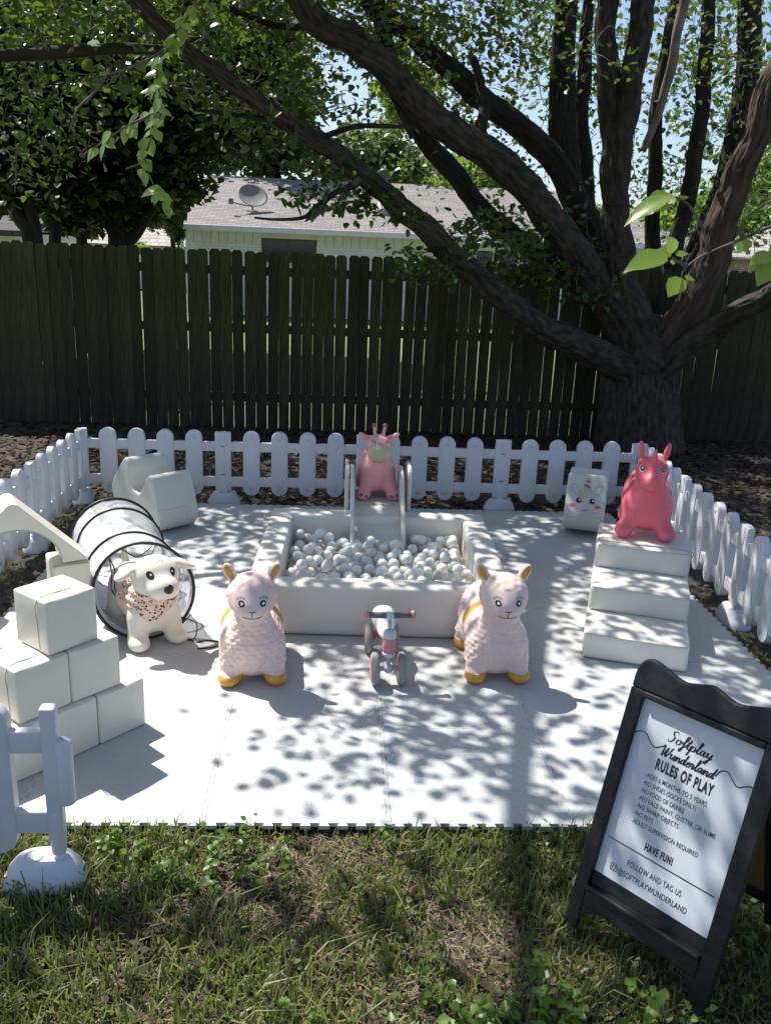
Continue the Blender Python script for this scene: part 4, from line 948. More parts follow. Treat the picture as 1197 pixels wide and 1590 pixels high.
# brush-script lettering as strokes, x-height 1
GL = dict(
    S=([[(1.15, 2.0), (.75, 2.25), (.35, 1.95), (.5, 1.45), (.85, 1.05), (.75, .35), (.3, -.05), (-.1, .25)]], 1.35),
    o=([[(.75, .75), (.45, 1.0), (.1, .65), (.2, .1), (.6, .05), (.85, .5), (.7, .95), (1.0, .85), (1.2, .9)]], 1.1),
    f=([[(0, .5), (.45, 1.1), (.75, 1.9), (.6, 2.3), (.4, 1.9), (.4, .8), (.35, -.5), (.15, -1.0), (.0, -.7), (.35, -.05), (.9, .4)]], .8),
    t=([[(-.05, .45), (.3, 1.1), (.5, 1.9), (.35, .9), (.3, .2), (.5, 0), (.9, .4)], [(-.1, 1.25), (.3, 1.3), (.8, 1.4)]], .75),
    p=([[(-.05, .45), (.25, 1.0), (.2, .2), (.05, -1.1), (.2, .3), (.55, .95), (.9, .75), (.8, .2), (.35, .05), (.8, .05), (1.2, .45)]], 1.1),
    l=([[(0, .4), (.45, 1.2), (.6, 2.05), (.4, 2.2), (.3, 1.2), (.3, .2), (.5, 0), (.9, .45)]], .75),
    a=([[(.75, .8), (.4, 1.0), (.08, .5), (.25, .05), (.6, .4), (.8, .95), (.75, .3), (.9, .02), (1.25, .45)]], 1.15),
    y=([[(0, .6), (.2, 1.0), (.2, .3), (.45, .1), (.8, .6), (.95, 1.0), (.8, .1), (.5, -1.0), (.2, -1.0), (.4, -.5), (1.2, .3)]], 1.1),
    W=([[(-.25, 1.55), (.1, 2.05), (.25, 1.6), (.25, .4), (.4, .0), (.8, 1.0), (1.05, 1.8), (1.0, .5), (1.15, 0), (1.6, .9), (1.85, 1.9), (2.05, 2.1)]], 2.0),
    u=([[(0, .55), (.2, 1.0), (.2, .25), (.45, .05), (.8, .55), (.9, 1.0), (.85, .2), (1.05, .02), (1.3, .45)]], 1.2),
    n=([[(0, .5), (.2, 1.0), (.18, 0), (.45, .75), (.75, .95), (.85, .5), (.85, .1), (1.05, .02), (1.3, .45)]], 1.2),
    d=([[(.75, .8), (.4, 1.0), (.08, .5), (.25, .05), (.6, .4), (.95, 2.1), (.8, .6), (.85, .05), (1.25, .4)]], 1.15),
    e=([[(0, .4), (.5, .55), (.65, .9), (.4, 1.0), (.15, .5), (.35, .02), (.7, .1), (1.0, .45)]], .9),
    r=([[(0, .5), (.2, 1.05), (.3, .85), (.6, .95), (.5, .3), (.65, .02), (1.0, .45)]], .9))
def script(word, x0, x1, y0, xh, slope=0):
    tot = sum(GL[c][1] for c in word); k = (x1-x0)/tot; cx = 0; out = []
    for c in word:
        for st_ in GL[c][0]: out.append(ribbon([(x0+(cx+q[0])*k+.25*q[1]*xh, y0+q[1]*xh) for q in st_], .0016, .0042))
        cx += GL[c][1]
    flat('script_lettering', *join(*out))
script('Softplay', .098, .222, .432, .0145); script('Wunderland', .088, .240, .388, .0145)
flat('flourish', *ribbon([(.002, .414), (.018, .424), (.036, .424), (.052, .408), (.066, .399), (.08, .404), (.09, .412)], .003)); flat('flourish', *ribbon([(.243, .398), (.255, .418), (.272, .422), (.288, .408), (.304, .398), (.322, .408), (.336, .413), (.3455, .402)], .003))
# rear leg frame of the A
rear = thing('x', '', ''); bpy.data.objects.remove(rear)
hx = lambda y: y
ang = 2*slean+R(2)
rv = Matrix.Translation((0, .50, -.016)) @ Matrix.Rotation(ang, 4, 'X') @ Matrix.Translation((0, -.50, 0))
def rearpart(name, poly, z0, z1, mat):
    o = sp(name, poly, z0, z1, mat); o.data.transform(rv); return o
rearpart('rear_stile', rc(xl_, .003, -.175, .52), -.02, .0, MAT['signwood']); rearpart('rear_stile', rc(.344, xr_, -.175, .52), -.02, .0, MAT['signwood'])
rearpart('rear_rail', rc(.0035, .3435, -.09, -.045), -.019, -.001, MAT['signwood']); rearpart('rear_rail', rc(.0035, .3435, .48, .52), -.019, -.001, MAT['signwood']); rearpart('rear_board', rc(.0035, .3435, -.0445, .4795), -.014, -.006, MAT['kraft'])
# ================================================================== TREES
def unit(v): v = np.asarray(v, float); return v/(np.linalg.norm(v, axis=-1, keepdims=True)+1e-9)
# leaf templates: base at origin, tip along +x, width along y, face +z
LBIG_V = np.array([(0, 0, 0), (.10, .30, .05), (.32, .46, .07), (.58, .38, .05), (.80, .19, .0), (1.0, 0, -.10), (.10, -.30, .05), (.32, -.46, .07), (.58, -.38, .05), (.80, -.19, .0), (.18, 0, -.0), (.40, 0, .0), (.62, 0, -.02), (.82, 0, -.05)])
LBIG_F = [(0, 10, 1), (1, 10, 11, 2), (2, 11, 12, 3), (3, 12, 13, 4), (4, 13, 5), (0, 6, 10), (6, 7, 11, 10), (7, 8, 12, 11), (8, 9, 13, 12), (9, 5, 13)]
LSM_V = np.array([(0, 0, 0), (.28, .42, .08), (.68, .30, .04), (1, 0, -.08), (.68, -.30, .04), (.28, -.42, .08)])
LSM_F = np.array([(0, 3, 2), (0, 2, 1), (0, 5, 4), (0, 4, 3)])
LQ_V = np.array([(0, 0, 0), (.45, .42, .06), (1, 0, -.05), (.45, -.42, .06)]); LQ_F = np.array([(0, 2, 1), (0, 3, 2)])
def leaf_frames(n, droop=.45, rng=np.random):
    """random orientation: mostly face up, tips drooping outwards"""
    az = rng.uniform(0, 2*np.pi, n); el = rng.normal(-droop, .45, n)
    X = np.stack([np.cos(az)*np.cos(el), np.sin(az)*np.cos(el), np.sin(el)], 1)
    N = unit(np.stack([rng.normal(0, .45, n), rng.normal(0, .45, n), np.ones(n)], 1)); Y = unit(np.cross(N, X)); Z = np.cross(X, Y)
    return X, Y, Z
def leaves_mesh(name, P, X, Y, Z, size, mat, tv=LSM_V, tf=LSM_F):
    n = len(P); s = np.asarray(size).reshape(-1, 1, 1)
    V = P[:, None]+s*(X[:, None]*tv[None, :, :1]+Y[:, None]*tv[None, :, 1:2]+Z[:, None]*tv[None, :, 2:])
    F = tf[None]+np.arange(n)[:, None, None]*len(tv)
    return fastmesh(name, V.reshape(-1, 3), F.reshape(-1, tf.shape[1]), mat)
def pts3(L): return [(atY(a, b, Y), w*depth(atY(a, b, Y))/FPX/2) for a, b, Y, w in L]
TB = np.array([3.03, 6.2, GZ])
mt = thing('shade_tree', 'large multi-stemmed shade tree with low limbs standing before the board fence', 'tree', tuple(TB))
LW = .76
SK = []                                                   # skeleton nodes for the twigs
def limb(L, mat='bark', name='limb', seg=12, noise=.05, n=6, extra=None, par=None, add=True):
    q = pts3(L); P = np.array([a for a, _ in q]); r = np.array([b for _, b in q])
    if extra is not None:
        P = np.vstack([P, [e[:3] for e in extra]]); r = np.concatenate([r, [e[3] for e in extra]])
    C = crom(np.column_stack([P, r]), n)
    wob = .012*np.column_stack([np.sin(np.arange(len(C))*.9+P[0][0]*7), np.cos(np.arange(len(C))*.7+P[0][2]*5), np.zeros(len(C))])
    P2 = C[:, :3]+wob*np.minimum(C[:, 3:4]/.1, 1)*(name != 'trunk')
    if add: SK.append(np.column_stack([P2, C[:, 3]]))
    st = max(6, int(np.linalg.norm(np.diff(P2, axis=0), axis=1).sum()/.028)); t0 = np.linspace(0, 1, len(P2)); t1 = np.linspace(0, 1, st); Q = np.column_stack([np.interp(t1, t0, c) for c in (*P2.T, C[:, 3])])
    return barkob(name, Q[:, :3], np.maximum(Q[:, 3]*LW, .003), max(9, min(120, int(Q[:, 3].max()*430))), MAT[mat], par or mt, TB, .07)
limb([(990, 715, 6.2, 200), (990, 690, 6.2, 176), (990, 650, 6.2, 164), (990, 610, 6.2, 156), (992, 570, 6.2, 146), (996, 530, 6.2, 112), (1000, 490, 6.25, 70)], name='trunk', seg=26, noise=.045, n=8, add=False)
limb([(1000, 590, 6.15, 78), (968, 570, 6.0, 66), (898, 535, 5.8, 58), (838, 510, 5.6, 54), (782, 465, 5.4, 51), (712, 405, 5.15, 49), (655, 350, 4.95, 47), (596, 300, 4.75, 42), (531, 245, 4.5, 40), (441, 185, 4.2, 37), (371, 135, 3.95, 36), (300, 85, 3.7, 35), (225, 15, 3.4, 32)], extra=[(-2.15, 3.25, 3.9, .05), (-2.5, 3.25, 4.6, .035), (-2.7, 3.35, 5.3, .015)])
limb([(1005, 575, 6.1, 95), (965, 500, 6.0, 74), (920, 430, 5.85, 64), (857, 345, 5.6, 61), (797, 270, 5.35, 59), (737, 225, 5.1, 58), (687, 195, 4.9, 58), (597, 105, 4.55, 56), (551, 65, 4.4, 55), (476, 12, 4.1, 52)], extra=[(-1.1, 3.4, 4.1, .08), (-1.8, 2.3, 4.8, .06), (-2.3, 1.0, 5.3, .045), (-2.6, -.4, 5.7, .025)])
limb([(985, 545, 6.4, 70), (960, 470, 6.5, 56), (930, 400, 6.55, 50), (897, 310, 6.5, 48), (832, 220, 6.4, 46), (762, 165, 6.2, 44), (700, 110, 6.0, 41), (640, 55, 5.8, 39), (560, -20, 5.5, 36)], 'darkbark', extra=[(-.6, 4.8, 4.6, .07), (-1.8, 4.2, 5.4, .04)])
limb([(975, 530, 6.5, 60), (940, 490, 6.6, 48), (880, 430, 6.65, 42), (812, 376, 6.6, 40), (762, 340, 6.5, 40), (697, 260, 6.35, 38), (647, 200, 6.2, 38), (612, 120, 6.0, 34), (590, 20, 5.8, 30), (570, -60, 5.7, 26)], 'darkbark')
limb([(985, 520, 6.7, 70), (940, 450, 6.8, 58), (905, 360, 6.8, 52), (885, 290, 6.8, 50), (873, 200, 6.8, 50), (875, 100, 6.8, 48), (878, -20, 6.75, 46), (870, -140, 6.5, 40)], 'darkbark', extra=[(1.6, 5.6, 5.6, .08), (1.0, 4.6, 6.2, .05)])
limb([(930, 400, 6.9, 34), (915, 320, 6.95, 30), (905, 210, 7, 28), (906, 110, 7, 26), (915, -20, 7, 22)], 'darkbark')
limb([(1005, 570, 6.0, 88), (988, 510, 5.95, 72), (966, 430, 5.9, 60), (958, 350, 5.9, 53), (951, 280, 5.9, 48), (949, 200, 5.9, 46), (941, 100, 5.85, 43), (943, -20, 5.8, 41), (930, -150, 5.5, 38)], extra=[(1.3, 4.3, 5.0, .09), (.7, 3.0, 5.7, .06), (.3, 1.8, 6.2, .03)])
limb([(957, 320, 5.88, 44), (962, 260, 5.85, 42), (974, 165, 5.8, 44), (989, 70, 5.75, 46), (1002, -20, 5.7, 46), (1010, -150, 5.4, 42)], extra=[(2.1, 4.0, 5.2, .08), (1.9, 2.8, 5.8, .05), (1.6, 1.5, 6.2, .03)])
limb([(998, 235, 5.9, 13), (1030, 150, 5.85, 18), (1046, 80, 5.8, 19), (1065, -15, 5.7, 18)], 'deadwood')
limb([(1010, 575, 6.1, 80), (1060, 495, 6.05, 70), (1098, 425, 6.0, 66), (1120, 345, 6.0, 62), (1150, 265, 5.95, 58), (1180, 190, 5.9, 52), (1218, 90, 5.85, 48)], 'barkred', extra=[(4.5, 5.2, 4.6, .13), (4.6, 4.4, 5.6, .08), (4.2, 3.3, 6.2, .04)])
limb([(1000, 595, 6.05, 72), (1022, 575, 6.0, 60), (1082, 530, 5.8, 50), (1150, 482, 5.5, 44), (1215, 445, 5.2, 40)], extra=[(3.9, 4.3, 2.3, .06), (4.5, 3.4, 2.9, .03)])
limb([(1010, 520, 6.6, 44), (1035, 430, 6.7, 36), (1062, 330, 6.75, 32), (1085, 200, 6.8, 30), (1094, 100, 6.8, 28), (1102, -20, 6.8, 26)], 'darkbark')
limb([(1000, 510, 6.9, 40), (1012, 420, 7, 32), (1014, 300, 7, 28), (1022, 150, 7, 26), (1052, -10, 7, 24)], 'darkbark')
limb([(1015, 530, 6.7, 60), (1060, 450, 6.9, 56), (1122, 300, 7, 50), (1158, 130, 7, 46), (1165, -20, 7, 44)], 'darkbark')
limb([(737, 228, 5.1, 34), (748, 195, 5.15, 26), (750, 150, 5.3, 20), (735, 90, 5.4, 15)], 'darkbark')
limb([(500, 213, 4.35, 12), (550, 197, 4.4, 10), (600, 196, 4.5, 9), (645, 198, 4.6, 7)], 'darkbark')
limb([(560, 282, 4.6, 15), (520, 300, 4.55, 12), (492, 322, 4.5, 12), (470, 338, 4.45, 8), (430, 341, 4.4, 6), (395, 338, 4.35, 4)], 'darkbark')
limb([(441, 190, 4.2, 14), (380, 180, 4.15, 10), (300, 170, 4.1, 8)], 'darkbark')
limb([(640, 215, 4.8, 10), (560, 60, 4.7, 15), (430, 40, 4.6, 12), (350, 10, 4.5, 11)], 'darkbark')
limb([(300, 80, 3.7, 16), (200, 75, 3.6, 20), (110, 80, 3.5, 24), (0, 85, 3.4, 22), (-60, 70, 3.3, 18)], 'darkbark')
for a, b, Y_, dx, dz, w in ((790, 470, 5.42, .05, .10, 13), (612, 312, 4.8, -.04, .09, 11), (930, 440, 5.85, -.07, .10, 16), (955, 300, 5.88, -.10, .05, 12), (700, 200, 4.9, .03, .12, 13), (1110, 380, 5.95, .09, .07, 15), (860, 515, 5.65, -.02, .12, 10), (965, 470, 5.9, .08, .04, 14)):
    p = atY(a, b, Y_); r_ = w*depth(p)/FPX/2; barkob('branch_stub', np.array([p, p+np.array([dx, -.03, dz])*.6, p+np.array([dx, -.05, dz])]), np.array([r_*1.6, r_, r_*.8]), 9, MAT['bark'], mt, TB, .05)
# --- leaf clumps: (a) above the play area, where their shadow falls, (b) the foliage the photograph shows
rng = np.random.RandomState(11)
def wish(x, y):
    """how much leaf cover the shade on the ground calls for"""
    d = .72
    for cx, cy, sx, sy, a in SHADE: d += a*math.exp(-((x-cx)/sx)**2-((y-cy)/sy)**2)
    return max(d, 0)
SHADE = [(-1.35, .75, .75, .95, -1.6), (-1.2, 1.55, .5, .5, -.9), (-.55, .15, .55, .32, -.8), (.2, .1, .5, .18, -.6), (1.02, .84, .26, .24, -1), (.2, .6, .5, .25, .1), (-.3, .32, .35, .14, .45), (2.1, 2, .5, 1.4, .8), (3, 3, 1, 2, .6), (-2.7, 3.4, .7, .9, .4), (1.55, -.75, .4, .35, -1), (.75, .35, .25, .5, .25), (.4, 2.3, .5, .5, .15), (1.05, 2.4, .5, .6, .3), (-.6, 3.0, .8, .35, .15), (0, 5, 4, .8, .5), (-.2, -.68, .34, .22, -1.4), (-.75, -.62, .26, .24, -1.1), (.25, -.42, .25, .18, -1), (-.4, -.2, .35, .1, -.7), (.15, -1.0, .2, .2, -.6), (1.6, .5, .3, .4, -.3), (0, -.42, 1.6, .16, .6), (0, -1.15, 1.8, .25, .5), (.9, 3.2, .9, .4, .15), (0, 5, 4, .8, .4)]
CL_ = []
tries = 0
while tries < 5200:
    tries += 1
    gx, gy = rng.uniform(-2.9, 3.4), rng.uniform(-2.6, 6.3); w = wish(gx, gy)
    if rng.rand()*1.25 > w: continue
    h = rng.uniform(2.9, 4.3)
    c = np.array([gx, gy, 0])+SUNV*h
    dist = math.hypot(c[0]-CAM[0], c[1]-CAM[1])
    hmin = 1.8+.285*dist+.18
    if h < hmin:
        h = min(hmin+rng.uniform(0, .8), 7.5); c = np.array([gx, gy, 0])+SUNV*h
        dist = math.hypot(c[0]-CAM[0], c[1]-CAM[1])
        if h < 1.8+.285*dist+.2: continue
    CL_.append((c, .17, rng.randint(8, 14)))
print('canopy clumps', len(CL_))
VIS = [(600, 880, -20, 290, 6.8, 9.4, 40, .26, 10), (880, 1010, -20, 330, 7.3, 9.4, 22, .26, 10), (1030, 1200, -20, 380, 7, 9.4, 34, .26, 10), (560, 720, 20, 200, 6.2, 8, 14, .22, 9),  # px box, py box, depth range, number of clumps, spread, leaves
    (0, 330, -20, 60, 3.2, 5.5, 34, .2, 9), (300, 640, -30, 60, 4.2, 6.6, 40, .22, 9), (300, 560, 60, 200, 4.4, 6.6, 26, .2, 8), (560, 860, -30, 110, 5.0, 7.5, 44, .24, 9), (620, 760, 60, 240, 6.2, 8, 16, .22, 8), (840, 1020, -30, 150, 6.8, 8.5, 22, .24, 8),
    (1030, 1200, -30, 190, 6.3, 8.5, 34, .24, 9), (1020, 1200, 190, 420, 6.6, 8.5, 22, .22, 8), (690, 830, 330, 420, 4.9, 6.3, 17, .14, 9), (630, 700, 390, 440, 4.8, 5.2, 7, .1, 7), (760, 940, 300, 430, 5.8, 6.8, 14, .18, 8), (850, 960, 390, 470, 5.5, 6.0, 7, .12, 7),
    (500, 560, 215, 330, 4.4, 4.9, 7, .12, 8), (440, 500, 240, 330, 4.4, 4.8, 5, .08, 7), (570, 640, 290, 345, 4.5, 5.0, 5, .08, 7), (0, 140, 0, 300, 4.5, 6.4, 26, .2, 9), (140, 330, 20, 150, 3.6, 5.2, 20, .2, 9), (880, 1000, 40, 120, 5.3, 5.7, 3, .14, 6), (330, 460, 120, 225, 4.1, 4.8, 10, .14, 8)]
CV = []
for a0, a1, b0, b1, y0, y1, n, sp, nl in VIS:
    for _ in range(int(n*3.3)): CV.append((atY(rng.uniform(a0, a1), rng.uniform(b0, b1), rng.uniform(y0, y1)), sp, nl))
allc = CL_+CV
# --- twigs: every clump grows from the nearest wood
nodes = np.vstack([q[::2] for q in SK]); nodes = nodes[nodes[:, 3] > .01]
npos = [nodes[:, :3]]; tw = []; order = []
posn = nodes[:, :3].copy(); rad = nodes[:, 3].copy()
cc = np.array([c for c, _, _ in allc]); rem = np.arange(len(cc))
dmin = np.full(len(cc), 1e9); arg = np.zeros(len(cc), int)
def upd(P, base):
    for i in range(0, len(P), 64):
        D = np.linalg.norm(cc[:, None]-P[None, i:i+64], axis=2); k = D.argmin(1); d = D[np.arange(len(cc)), k]; m = d < dmin; dmin[m] = d[m]; arg[m] = base+i+k[m]
upd(posn, 0); done = np.zeros(len(cc), bool); plist = list(posn)
for _ in range(len(cc)):
    d = np.where(done, 1e9, dmin); i = int(d.argmin()); done[i] = True
    a = plist[arg[i]]; b = cc[i]; L = np.linalg.norm(b-a)
    mid = (a+b)/2+rng.normal(0, .08, 3)*L+np.array([0, 0, .10*L]); P = crom([a, mid, b], 4)
    tw.append((P, min(.022, .004+.006*L))); base = len(plist); new = P[3::2]; plist += list(new); upd(np.array(new), base)
V = []; F = []; nv = 0
for P, r in tw:
    v, f = tube(P, np.linspace(r, r*.45, len(P)), 4, False); V.append(np.array(v)); F.append(np.array(f)+nv); nv += len(v)
o = obm('twigs', fastmesh('twigs', np.vstack(V)-TB, np.vstack(F), MAT['twig']), mt); o['kind'] = 'stuff'
# --- leaves
LP, LC, LS = [], [], []
for c, sp, n in allc:
    q = rng.normal(0, 1, (n, 3))*np.array([sp, sp, sp*.55])*.75; LP.append(c+q); LS.append(rng.uniform(.048, .088, n))
LP = np.vstack(LP); LS = np.concatenate(LS); X, Y, Z = leaf_frames(len(LP), .4, rng); Y = Y*rng.uniform(.7, 1.2, (len(LP), 1)); Z = Z*rng.uniform(-.6, 2.2, (len(LP), 1))
pj = proj(LP); inv = (pj[:, 0] > -20) & (pj[:, 0] < 1217) & (pj[:, 1] > -20) & (pj[:, 1] < 700) & (pj[:, 2] > 0)
app = np.where(inv, LS*FPX/np.maximum(pj[:, 2], .1), 0); big = np.argsort(-app)[:215]
isb = np.zeros(len(LP), bool); isb[big] = True
bigme = meshdata('leaf', LBIG_V, LBIG_F, MAT['leaf']); bigme2 = meshdata('leaf', LBIG_V, LBIG_F, MAT['leaflit'])
def put_leaf(me, p, x, y, z, s):
    o = link(bpy.data.objects.new('leaf', me), mt); o.matrix_parent_inverse = Matrix()
    o.matrix_local = Matrix([[x[0]*s, y[0]*s, z[0]*s, p[0]-TB[0]], [x[1]*s, y[1]*s, z[1]*s, p[1]-TB[1]], [x[2]*s, y[2]*s, z[2]*s, p[2]-TB[2]], [0, 0, 0, 1]]); return o
for i in big: put_leaf(bigme, LP[i], X[i], Y[i], Z[i], LS[i])
o = obm('crown', leaves_mesh('crown', LP[~isb]-TB, X[~isb], Y[~isb], Z[~isb], LS[~isb], MAT['leaf']), mt); o['kind'] = 'stuff'
# --- near sprays hanging into the picture
def spray(paths, Y0, leaves, me):
    for L in paths:
        P = np.array([atY(a, b, Y0+dy) for a, b, dy in L]); P = crom(P, 6); r = np.linspace(1, .35, len(P))*L_R
        ob('twig', *[(np.array(a)-TB if i == 0 else a) for i, a in enumerate(tube(P, r, 6))], MAT['twig'], mt)
    for (a, b, ta, tb_, s, dy, roll) in leaves:          # base pixel, tip pixel: the leaf hangs between them
        p = atY(a, b, Y0+dy); t = atY(ta, tb_, Y0+dy-.02*roll); x = t-p; L = np.linalg.norm(x); x /= L; L *= .88
        n = np.array([-.25+.5*roll, -.5, .75]); y = unit(np.cross(n, x)); z = np.cross(x, y); put_leaf(me, p, x, y*s, z, L)
L_R = .006
spray([[(1240, 345, .0), (1197, 352, 0), (1165, 365, 0), (1145, 374, 0), (1115, 386, 0), (1085, 400, .0), (1062, 418, 0), (1058, 432, 0)], [(1100, 388, 0), (1090, 355, .01), (1070, 320, .02), (1048, 305, .02)], [(1150, 372, 0), (1153, 345, .02), (1185, 318, .04), (1230, 300, .06)], [(1065, 412, 0), (1050, 405, 0), (1040, 398, 0)]], .05,
      [(1046, 303, 998, 335, .95, .02, .1), (1040, 306, 956, 352, .55, .0, -.4), (1035, 300, 1000, 312, .8, .03, .5), (1050, 300, 1052, 288, 1.1, .04, .3), (1052, 310, 1072, 304, .8, .03, -.2), (1036, 397, 957, 421, .75, 0, .2), (1042, 395, 1018, 384, 1.2, .02, -.3), (1045, 392, 1036, 362, 1.2, .02, .3), (1048, 396, 1072, 392, .9, .0, .1), (1044, 402, 1046, 412, 1.4, .0, .1), (1060, 432, 1032, 464, 1.15, 0, .1), (1062, 430, 1082, 436, .8, 0, .0), (1163, 372, 1140, 395, 1.2, .02, -.1), (1196, 392, 1155, 424, .9, .0, -.2), (1200, 410, 1170, 448, 1.0, -.02, .2), (1190, 380, 1182, 368, .9, .02, 0), (1205, 370, 1215, 420, 1.1, .0, .3)], bigme2)
L_R = .0065
twl = [[(318, -25, .0), (290, 30, 0), (262, 75, .0), (245, 95, 0), (246, 130, 0), (251, 165, 0), (246, 190, 0), (232, 222, 0), (226, 245, 0), (238, 285, 0), (262, 315, 0)], [(250, 172, 0), (225, 183, .02), (196, 197, .04), (168, 215, .06), (130, 240, .08)], [(175, 100, .1), (150, 140, .1), (120, 170, .1), (108, 205, .1)], [(246, 130, 0), (272, 128, -.02), (295, 133, -.03)], [(262, 75, 0), (215, 100, .05), (170, 115, .08), (140, 120, .1)], [(232, 222, 0), (222, 250, 0), (196, 262, .02)]]
lv = []
for L in twl:
    P = crom(np.array(L, float), 5)
    for q in P[3:]:
        for _ in range(2):
            if rng.rand() < .62:
                a = rng.uniform(0, 2*np.pi); l = rng.uniform(18, 36); dx = math.cos(a)*l*.8-6; dyy = abs(math.sin(a))*l*.7+6
                lv.append((q[0]+rng.normal(0, 5), q[1]+rng.normal(0, 5), q[0]+dx, q[1]+dyy, rng.uniform(.7, 1.15), q[2]+rng.normal(0, .12), rng.uniform(-.5, .5)))
spray(twl, 1.55, lv[:85], bigme2)

# ---- trees beyond the fence: trunk with forks and a crown of leaves
def crown_pts(cl, n, rng, gap=.0):
    P = []
    w = np.array([r[0]*r[1]*r[2] for _, r in cl])**.5; w /= w.sum()
    for (c, r), ww in zip(cl, w):
        m = int(n*ww); k = max(3, m//60); sub = unit(rng.normal(0, 1, (k, 3)))*rng.uniform(.35, 1, (k, 1))
        q = sub[rng.randint(0, k, m)]+rng.normal(0, .16, (m, 3)); P.append(np.array(c)+q*np.array(r))
    return np.vstack(P)
def tree(label, base, stems, cl, n, size, mat, tmat='darkbark', name='background_tree', group='trees beyond the board fence', seed=1):
    rg = np.random.RandomState(seed); base = np.array(base, float); t = thing(name, label, 'tree', tuple(base), 0, group)
    for s in stems:
        A = np.array(s, float); C = crom(A, 5); barkob('trunk' if s is stems[0] else 'limb', C[:, :3], C[:, 3], 10, MAT[tmat], t, base)
    P = crown_pts(cl, n, rg); X, Y, Z = leaf_frames(len(P), .3, rg); s = rg.uniform(size*.7, size*1.25, len(P))
    o = obm('crown', leaves_mesh('crown', P-base, X, Y, Z, s, MAT[mat], LQ_V, LQ_F), t); return t
def pstem(L): return [(*atY(a, b, Y), w*depth(atY(a, b, Y))/FPX/2) for a, b, Y, w in L]
def pc(a, b, Y, ra, rb_, ry):
    p = atY(a, b, Y); k = depth(p)/FPX; return (p, (ra*k, ry, rb_*k))
def gb(a, Y): p = atY(a, 400, Y); return (p[0], Y, GZ)
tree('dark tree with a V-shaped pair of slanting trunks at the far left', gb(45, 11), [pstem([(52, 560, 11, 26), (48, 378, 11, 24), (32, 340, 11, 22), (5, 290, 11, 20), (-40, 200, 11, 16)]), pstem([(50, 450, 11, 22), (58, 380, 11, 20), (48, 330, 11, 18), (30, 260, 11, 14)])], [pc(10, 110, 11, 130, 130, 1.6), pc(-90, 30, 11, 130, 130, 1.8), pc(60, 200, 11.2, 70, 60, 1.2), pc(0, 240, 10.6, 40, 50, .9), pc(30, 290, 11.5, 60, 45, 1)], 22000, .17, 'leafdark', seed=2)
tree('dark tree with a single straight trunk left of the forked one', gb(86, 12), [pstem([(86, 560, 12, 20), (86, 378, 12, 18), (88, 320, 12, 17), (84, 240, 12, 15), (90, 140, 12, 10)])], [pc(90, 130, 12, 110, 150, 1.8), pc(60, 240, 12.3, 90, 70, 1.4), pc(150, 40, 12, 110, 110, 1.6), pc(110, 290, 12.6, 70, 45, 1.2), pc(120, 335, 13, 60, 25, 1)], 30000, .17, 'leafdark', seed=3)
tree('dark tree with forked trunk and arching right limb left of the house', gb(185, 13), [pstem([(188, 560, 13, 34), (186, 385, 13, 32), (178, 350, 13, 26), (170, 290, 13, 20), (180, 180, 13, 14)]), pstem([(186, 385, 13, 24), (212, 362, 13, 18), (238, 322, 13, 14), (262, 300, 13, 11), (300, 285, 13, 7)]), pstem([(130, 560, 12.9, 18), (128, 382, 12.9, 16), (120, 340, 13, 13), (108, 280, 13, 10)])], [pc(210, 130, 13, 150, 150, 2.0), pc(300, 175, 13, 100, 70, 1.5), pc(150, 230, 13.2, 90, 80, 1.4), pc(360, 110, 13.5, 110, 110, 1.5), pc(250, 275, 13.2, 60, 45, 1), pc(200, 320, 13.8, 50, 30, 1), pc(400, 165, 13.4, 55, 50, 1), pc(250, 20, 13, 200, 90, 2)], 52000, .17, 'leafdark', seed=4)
tree('mid green leafy tree rising above the left slope of the roof', gb(430, 30), [pstem([(430, 450, 30, 14), (430, 250, 30, 12), (425, 130, 30, 6)])], [pc(420, 130, 30, 75, 90, 3), pc(385, 215, 30, 70, 60, 2.5), pc(460, 215, 30, 40, 50, 2)], 9000, .28, 'leaffar', seed=5)
tree('rounded grey-green tree behind the middle of the roof', gb(590, 42), [pstem([(590, 440, 42, 12), (590, 300, 42, 10), (585, 230, 42, 5)])], [pc(580, 245, 42, 70, 55, 4), pc(640, 262, 42, 45, 32, 3), pc(530, 270, 42, 50, 35, 3)], 9000, .34, 'leaffar', seed=6)
tree('yellow-green tree showing between the limbs right of the roof', gb(720, 34), [pstem([(720, 440, 34, 10), (720, 330, 34, 8), (715, 280, 34, 4)])], [pc(720, 275, 34, 60, 40, 3), pc(640, 140, 30, 50, 60, 2), pc(760, 290, 34, 50, 35, 3)], 6000, .28, 'leafwarm', seed=7)
tree('bright small-leaved tree behind the trunks at right', gb(1080, 24), [pstem([(1080, 460, 24, 10), (1080, 380, 24, 8), (1075, 330, 24, 4)])], [pc(1060, 345, 24, 70, 38, 2), pc(1130, 330, 24, 60, 60, 2), pc(1190, 290, 24, 50, 70, 2), pc(930, 350, 26, 70, 30, 2)], 8000, .20, 'leafwarm', seed=8)
tree('low clipped green shrub just behind the fence at left', gb(212, 20), [pstem([(212, 430, 20, 8), (212, 390, 20, 5)])], [pc(212, 384, 20, 20, 10, .8)], 1500, .08, 'leafwarm', name='shrub', seed=9)
tree('drooping leafy tree at the left corner of the house', gb(262, 20.5), [pstem([(270, 430, 20.5, 8), (268, 370, 20.5, 7), (255, 320, 20.5, 5)])], [pc(258, 330, 20.5, 24, 34, .9), pc(240, 300, 20.5, 30, 24, .9), pc(275, 362, 20.5, 8, 22, .4)], 3000, .13, 'leaf', seed=10)
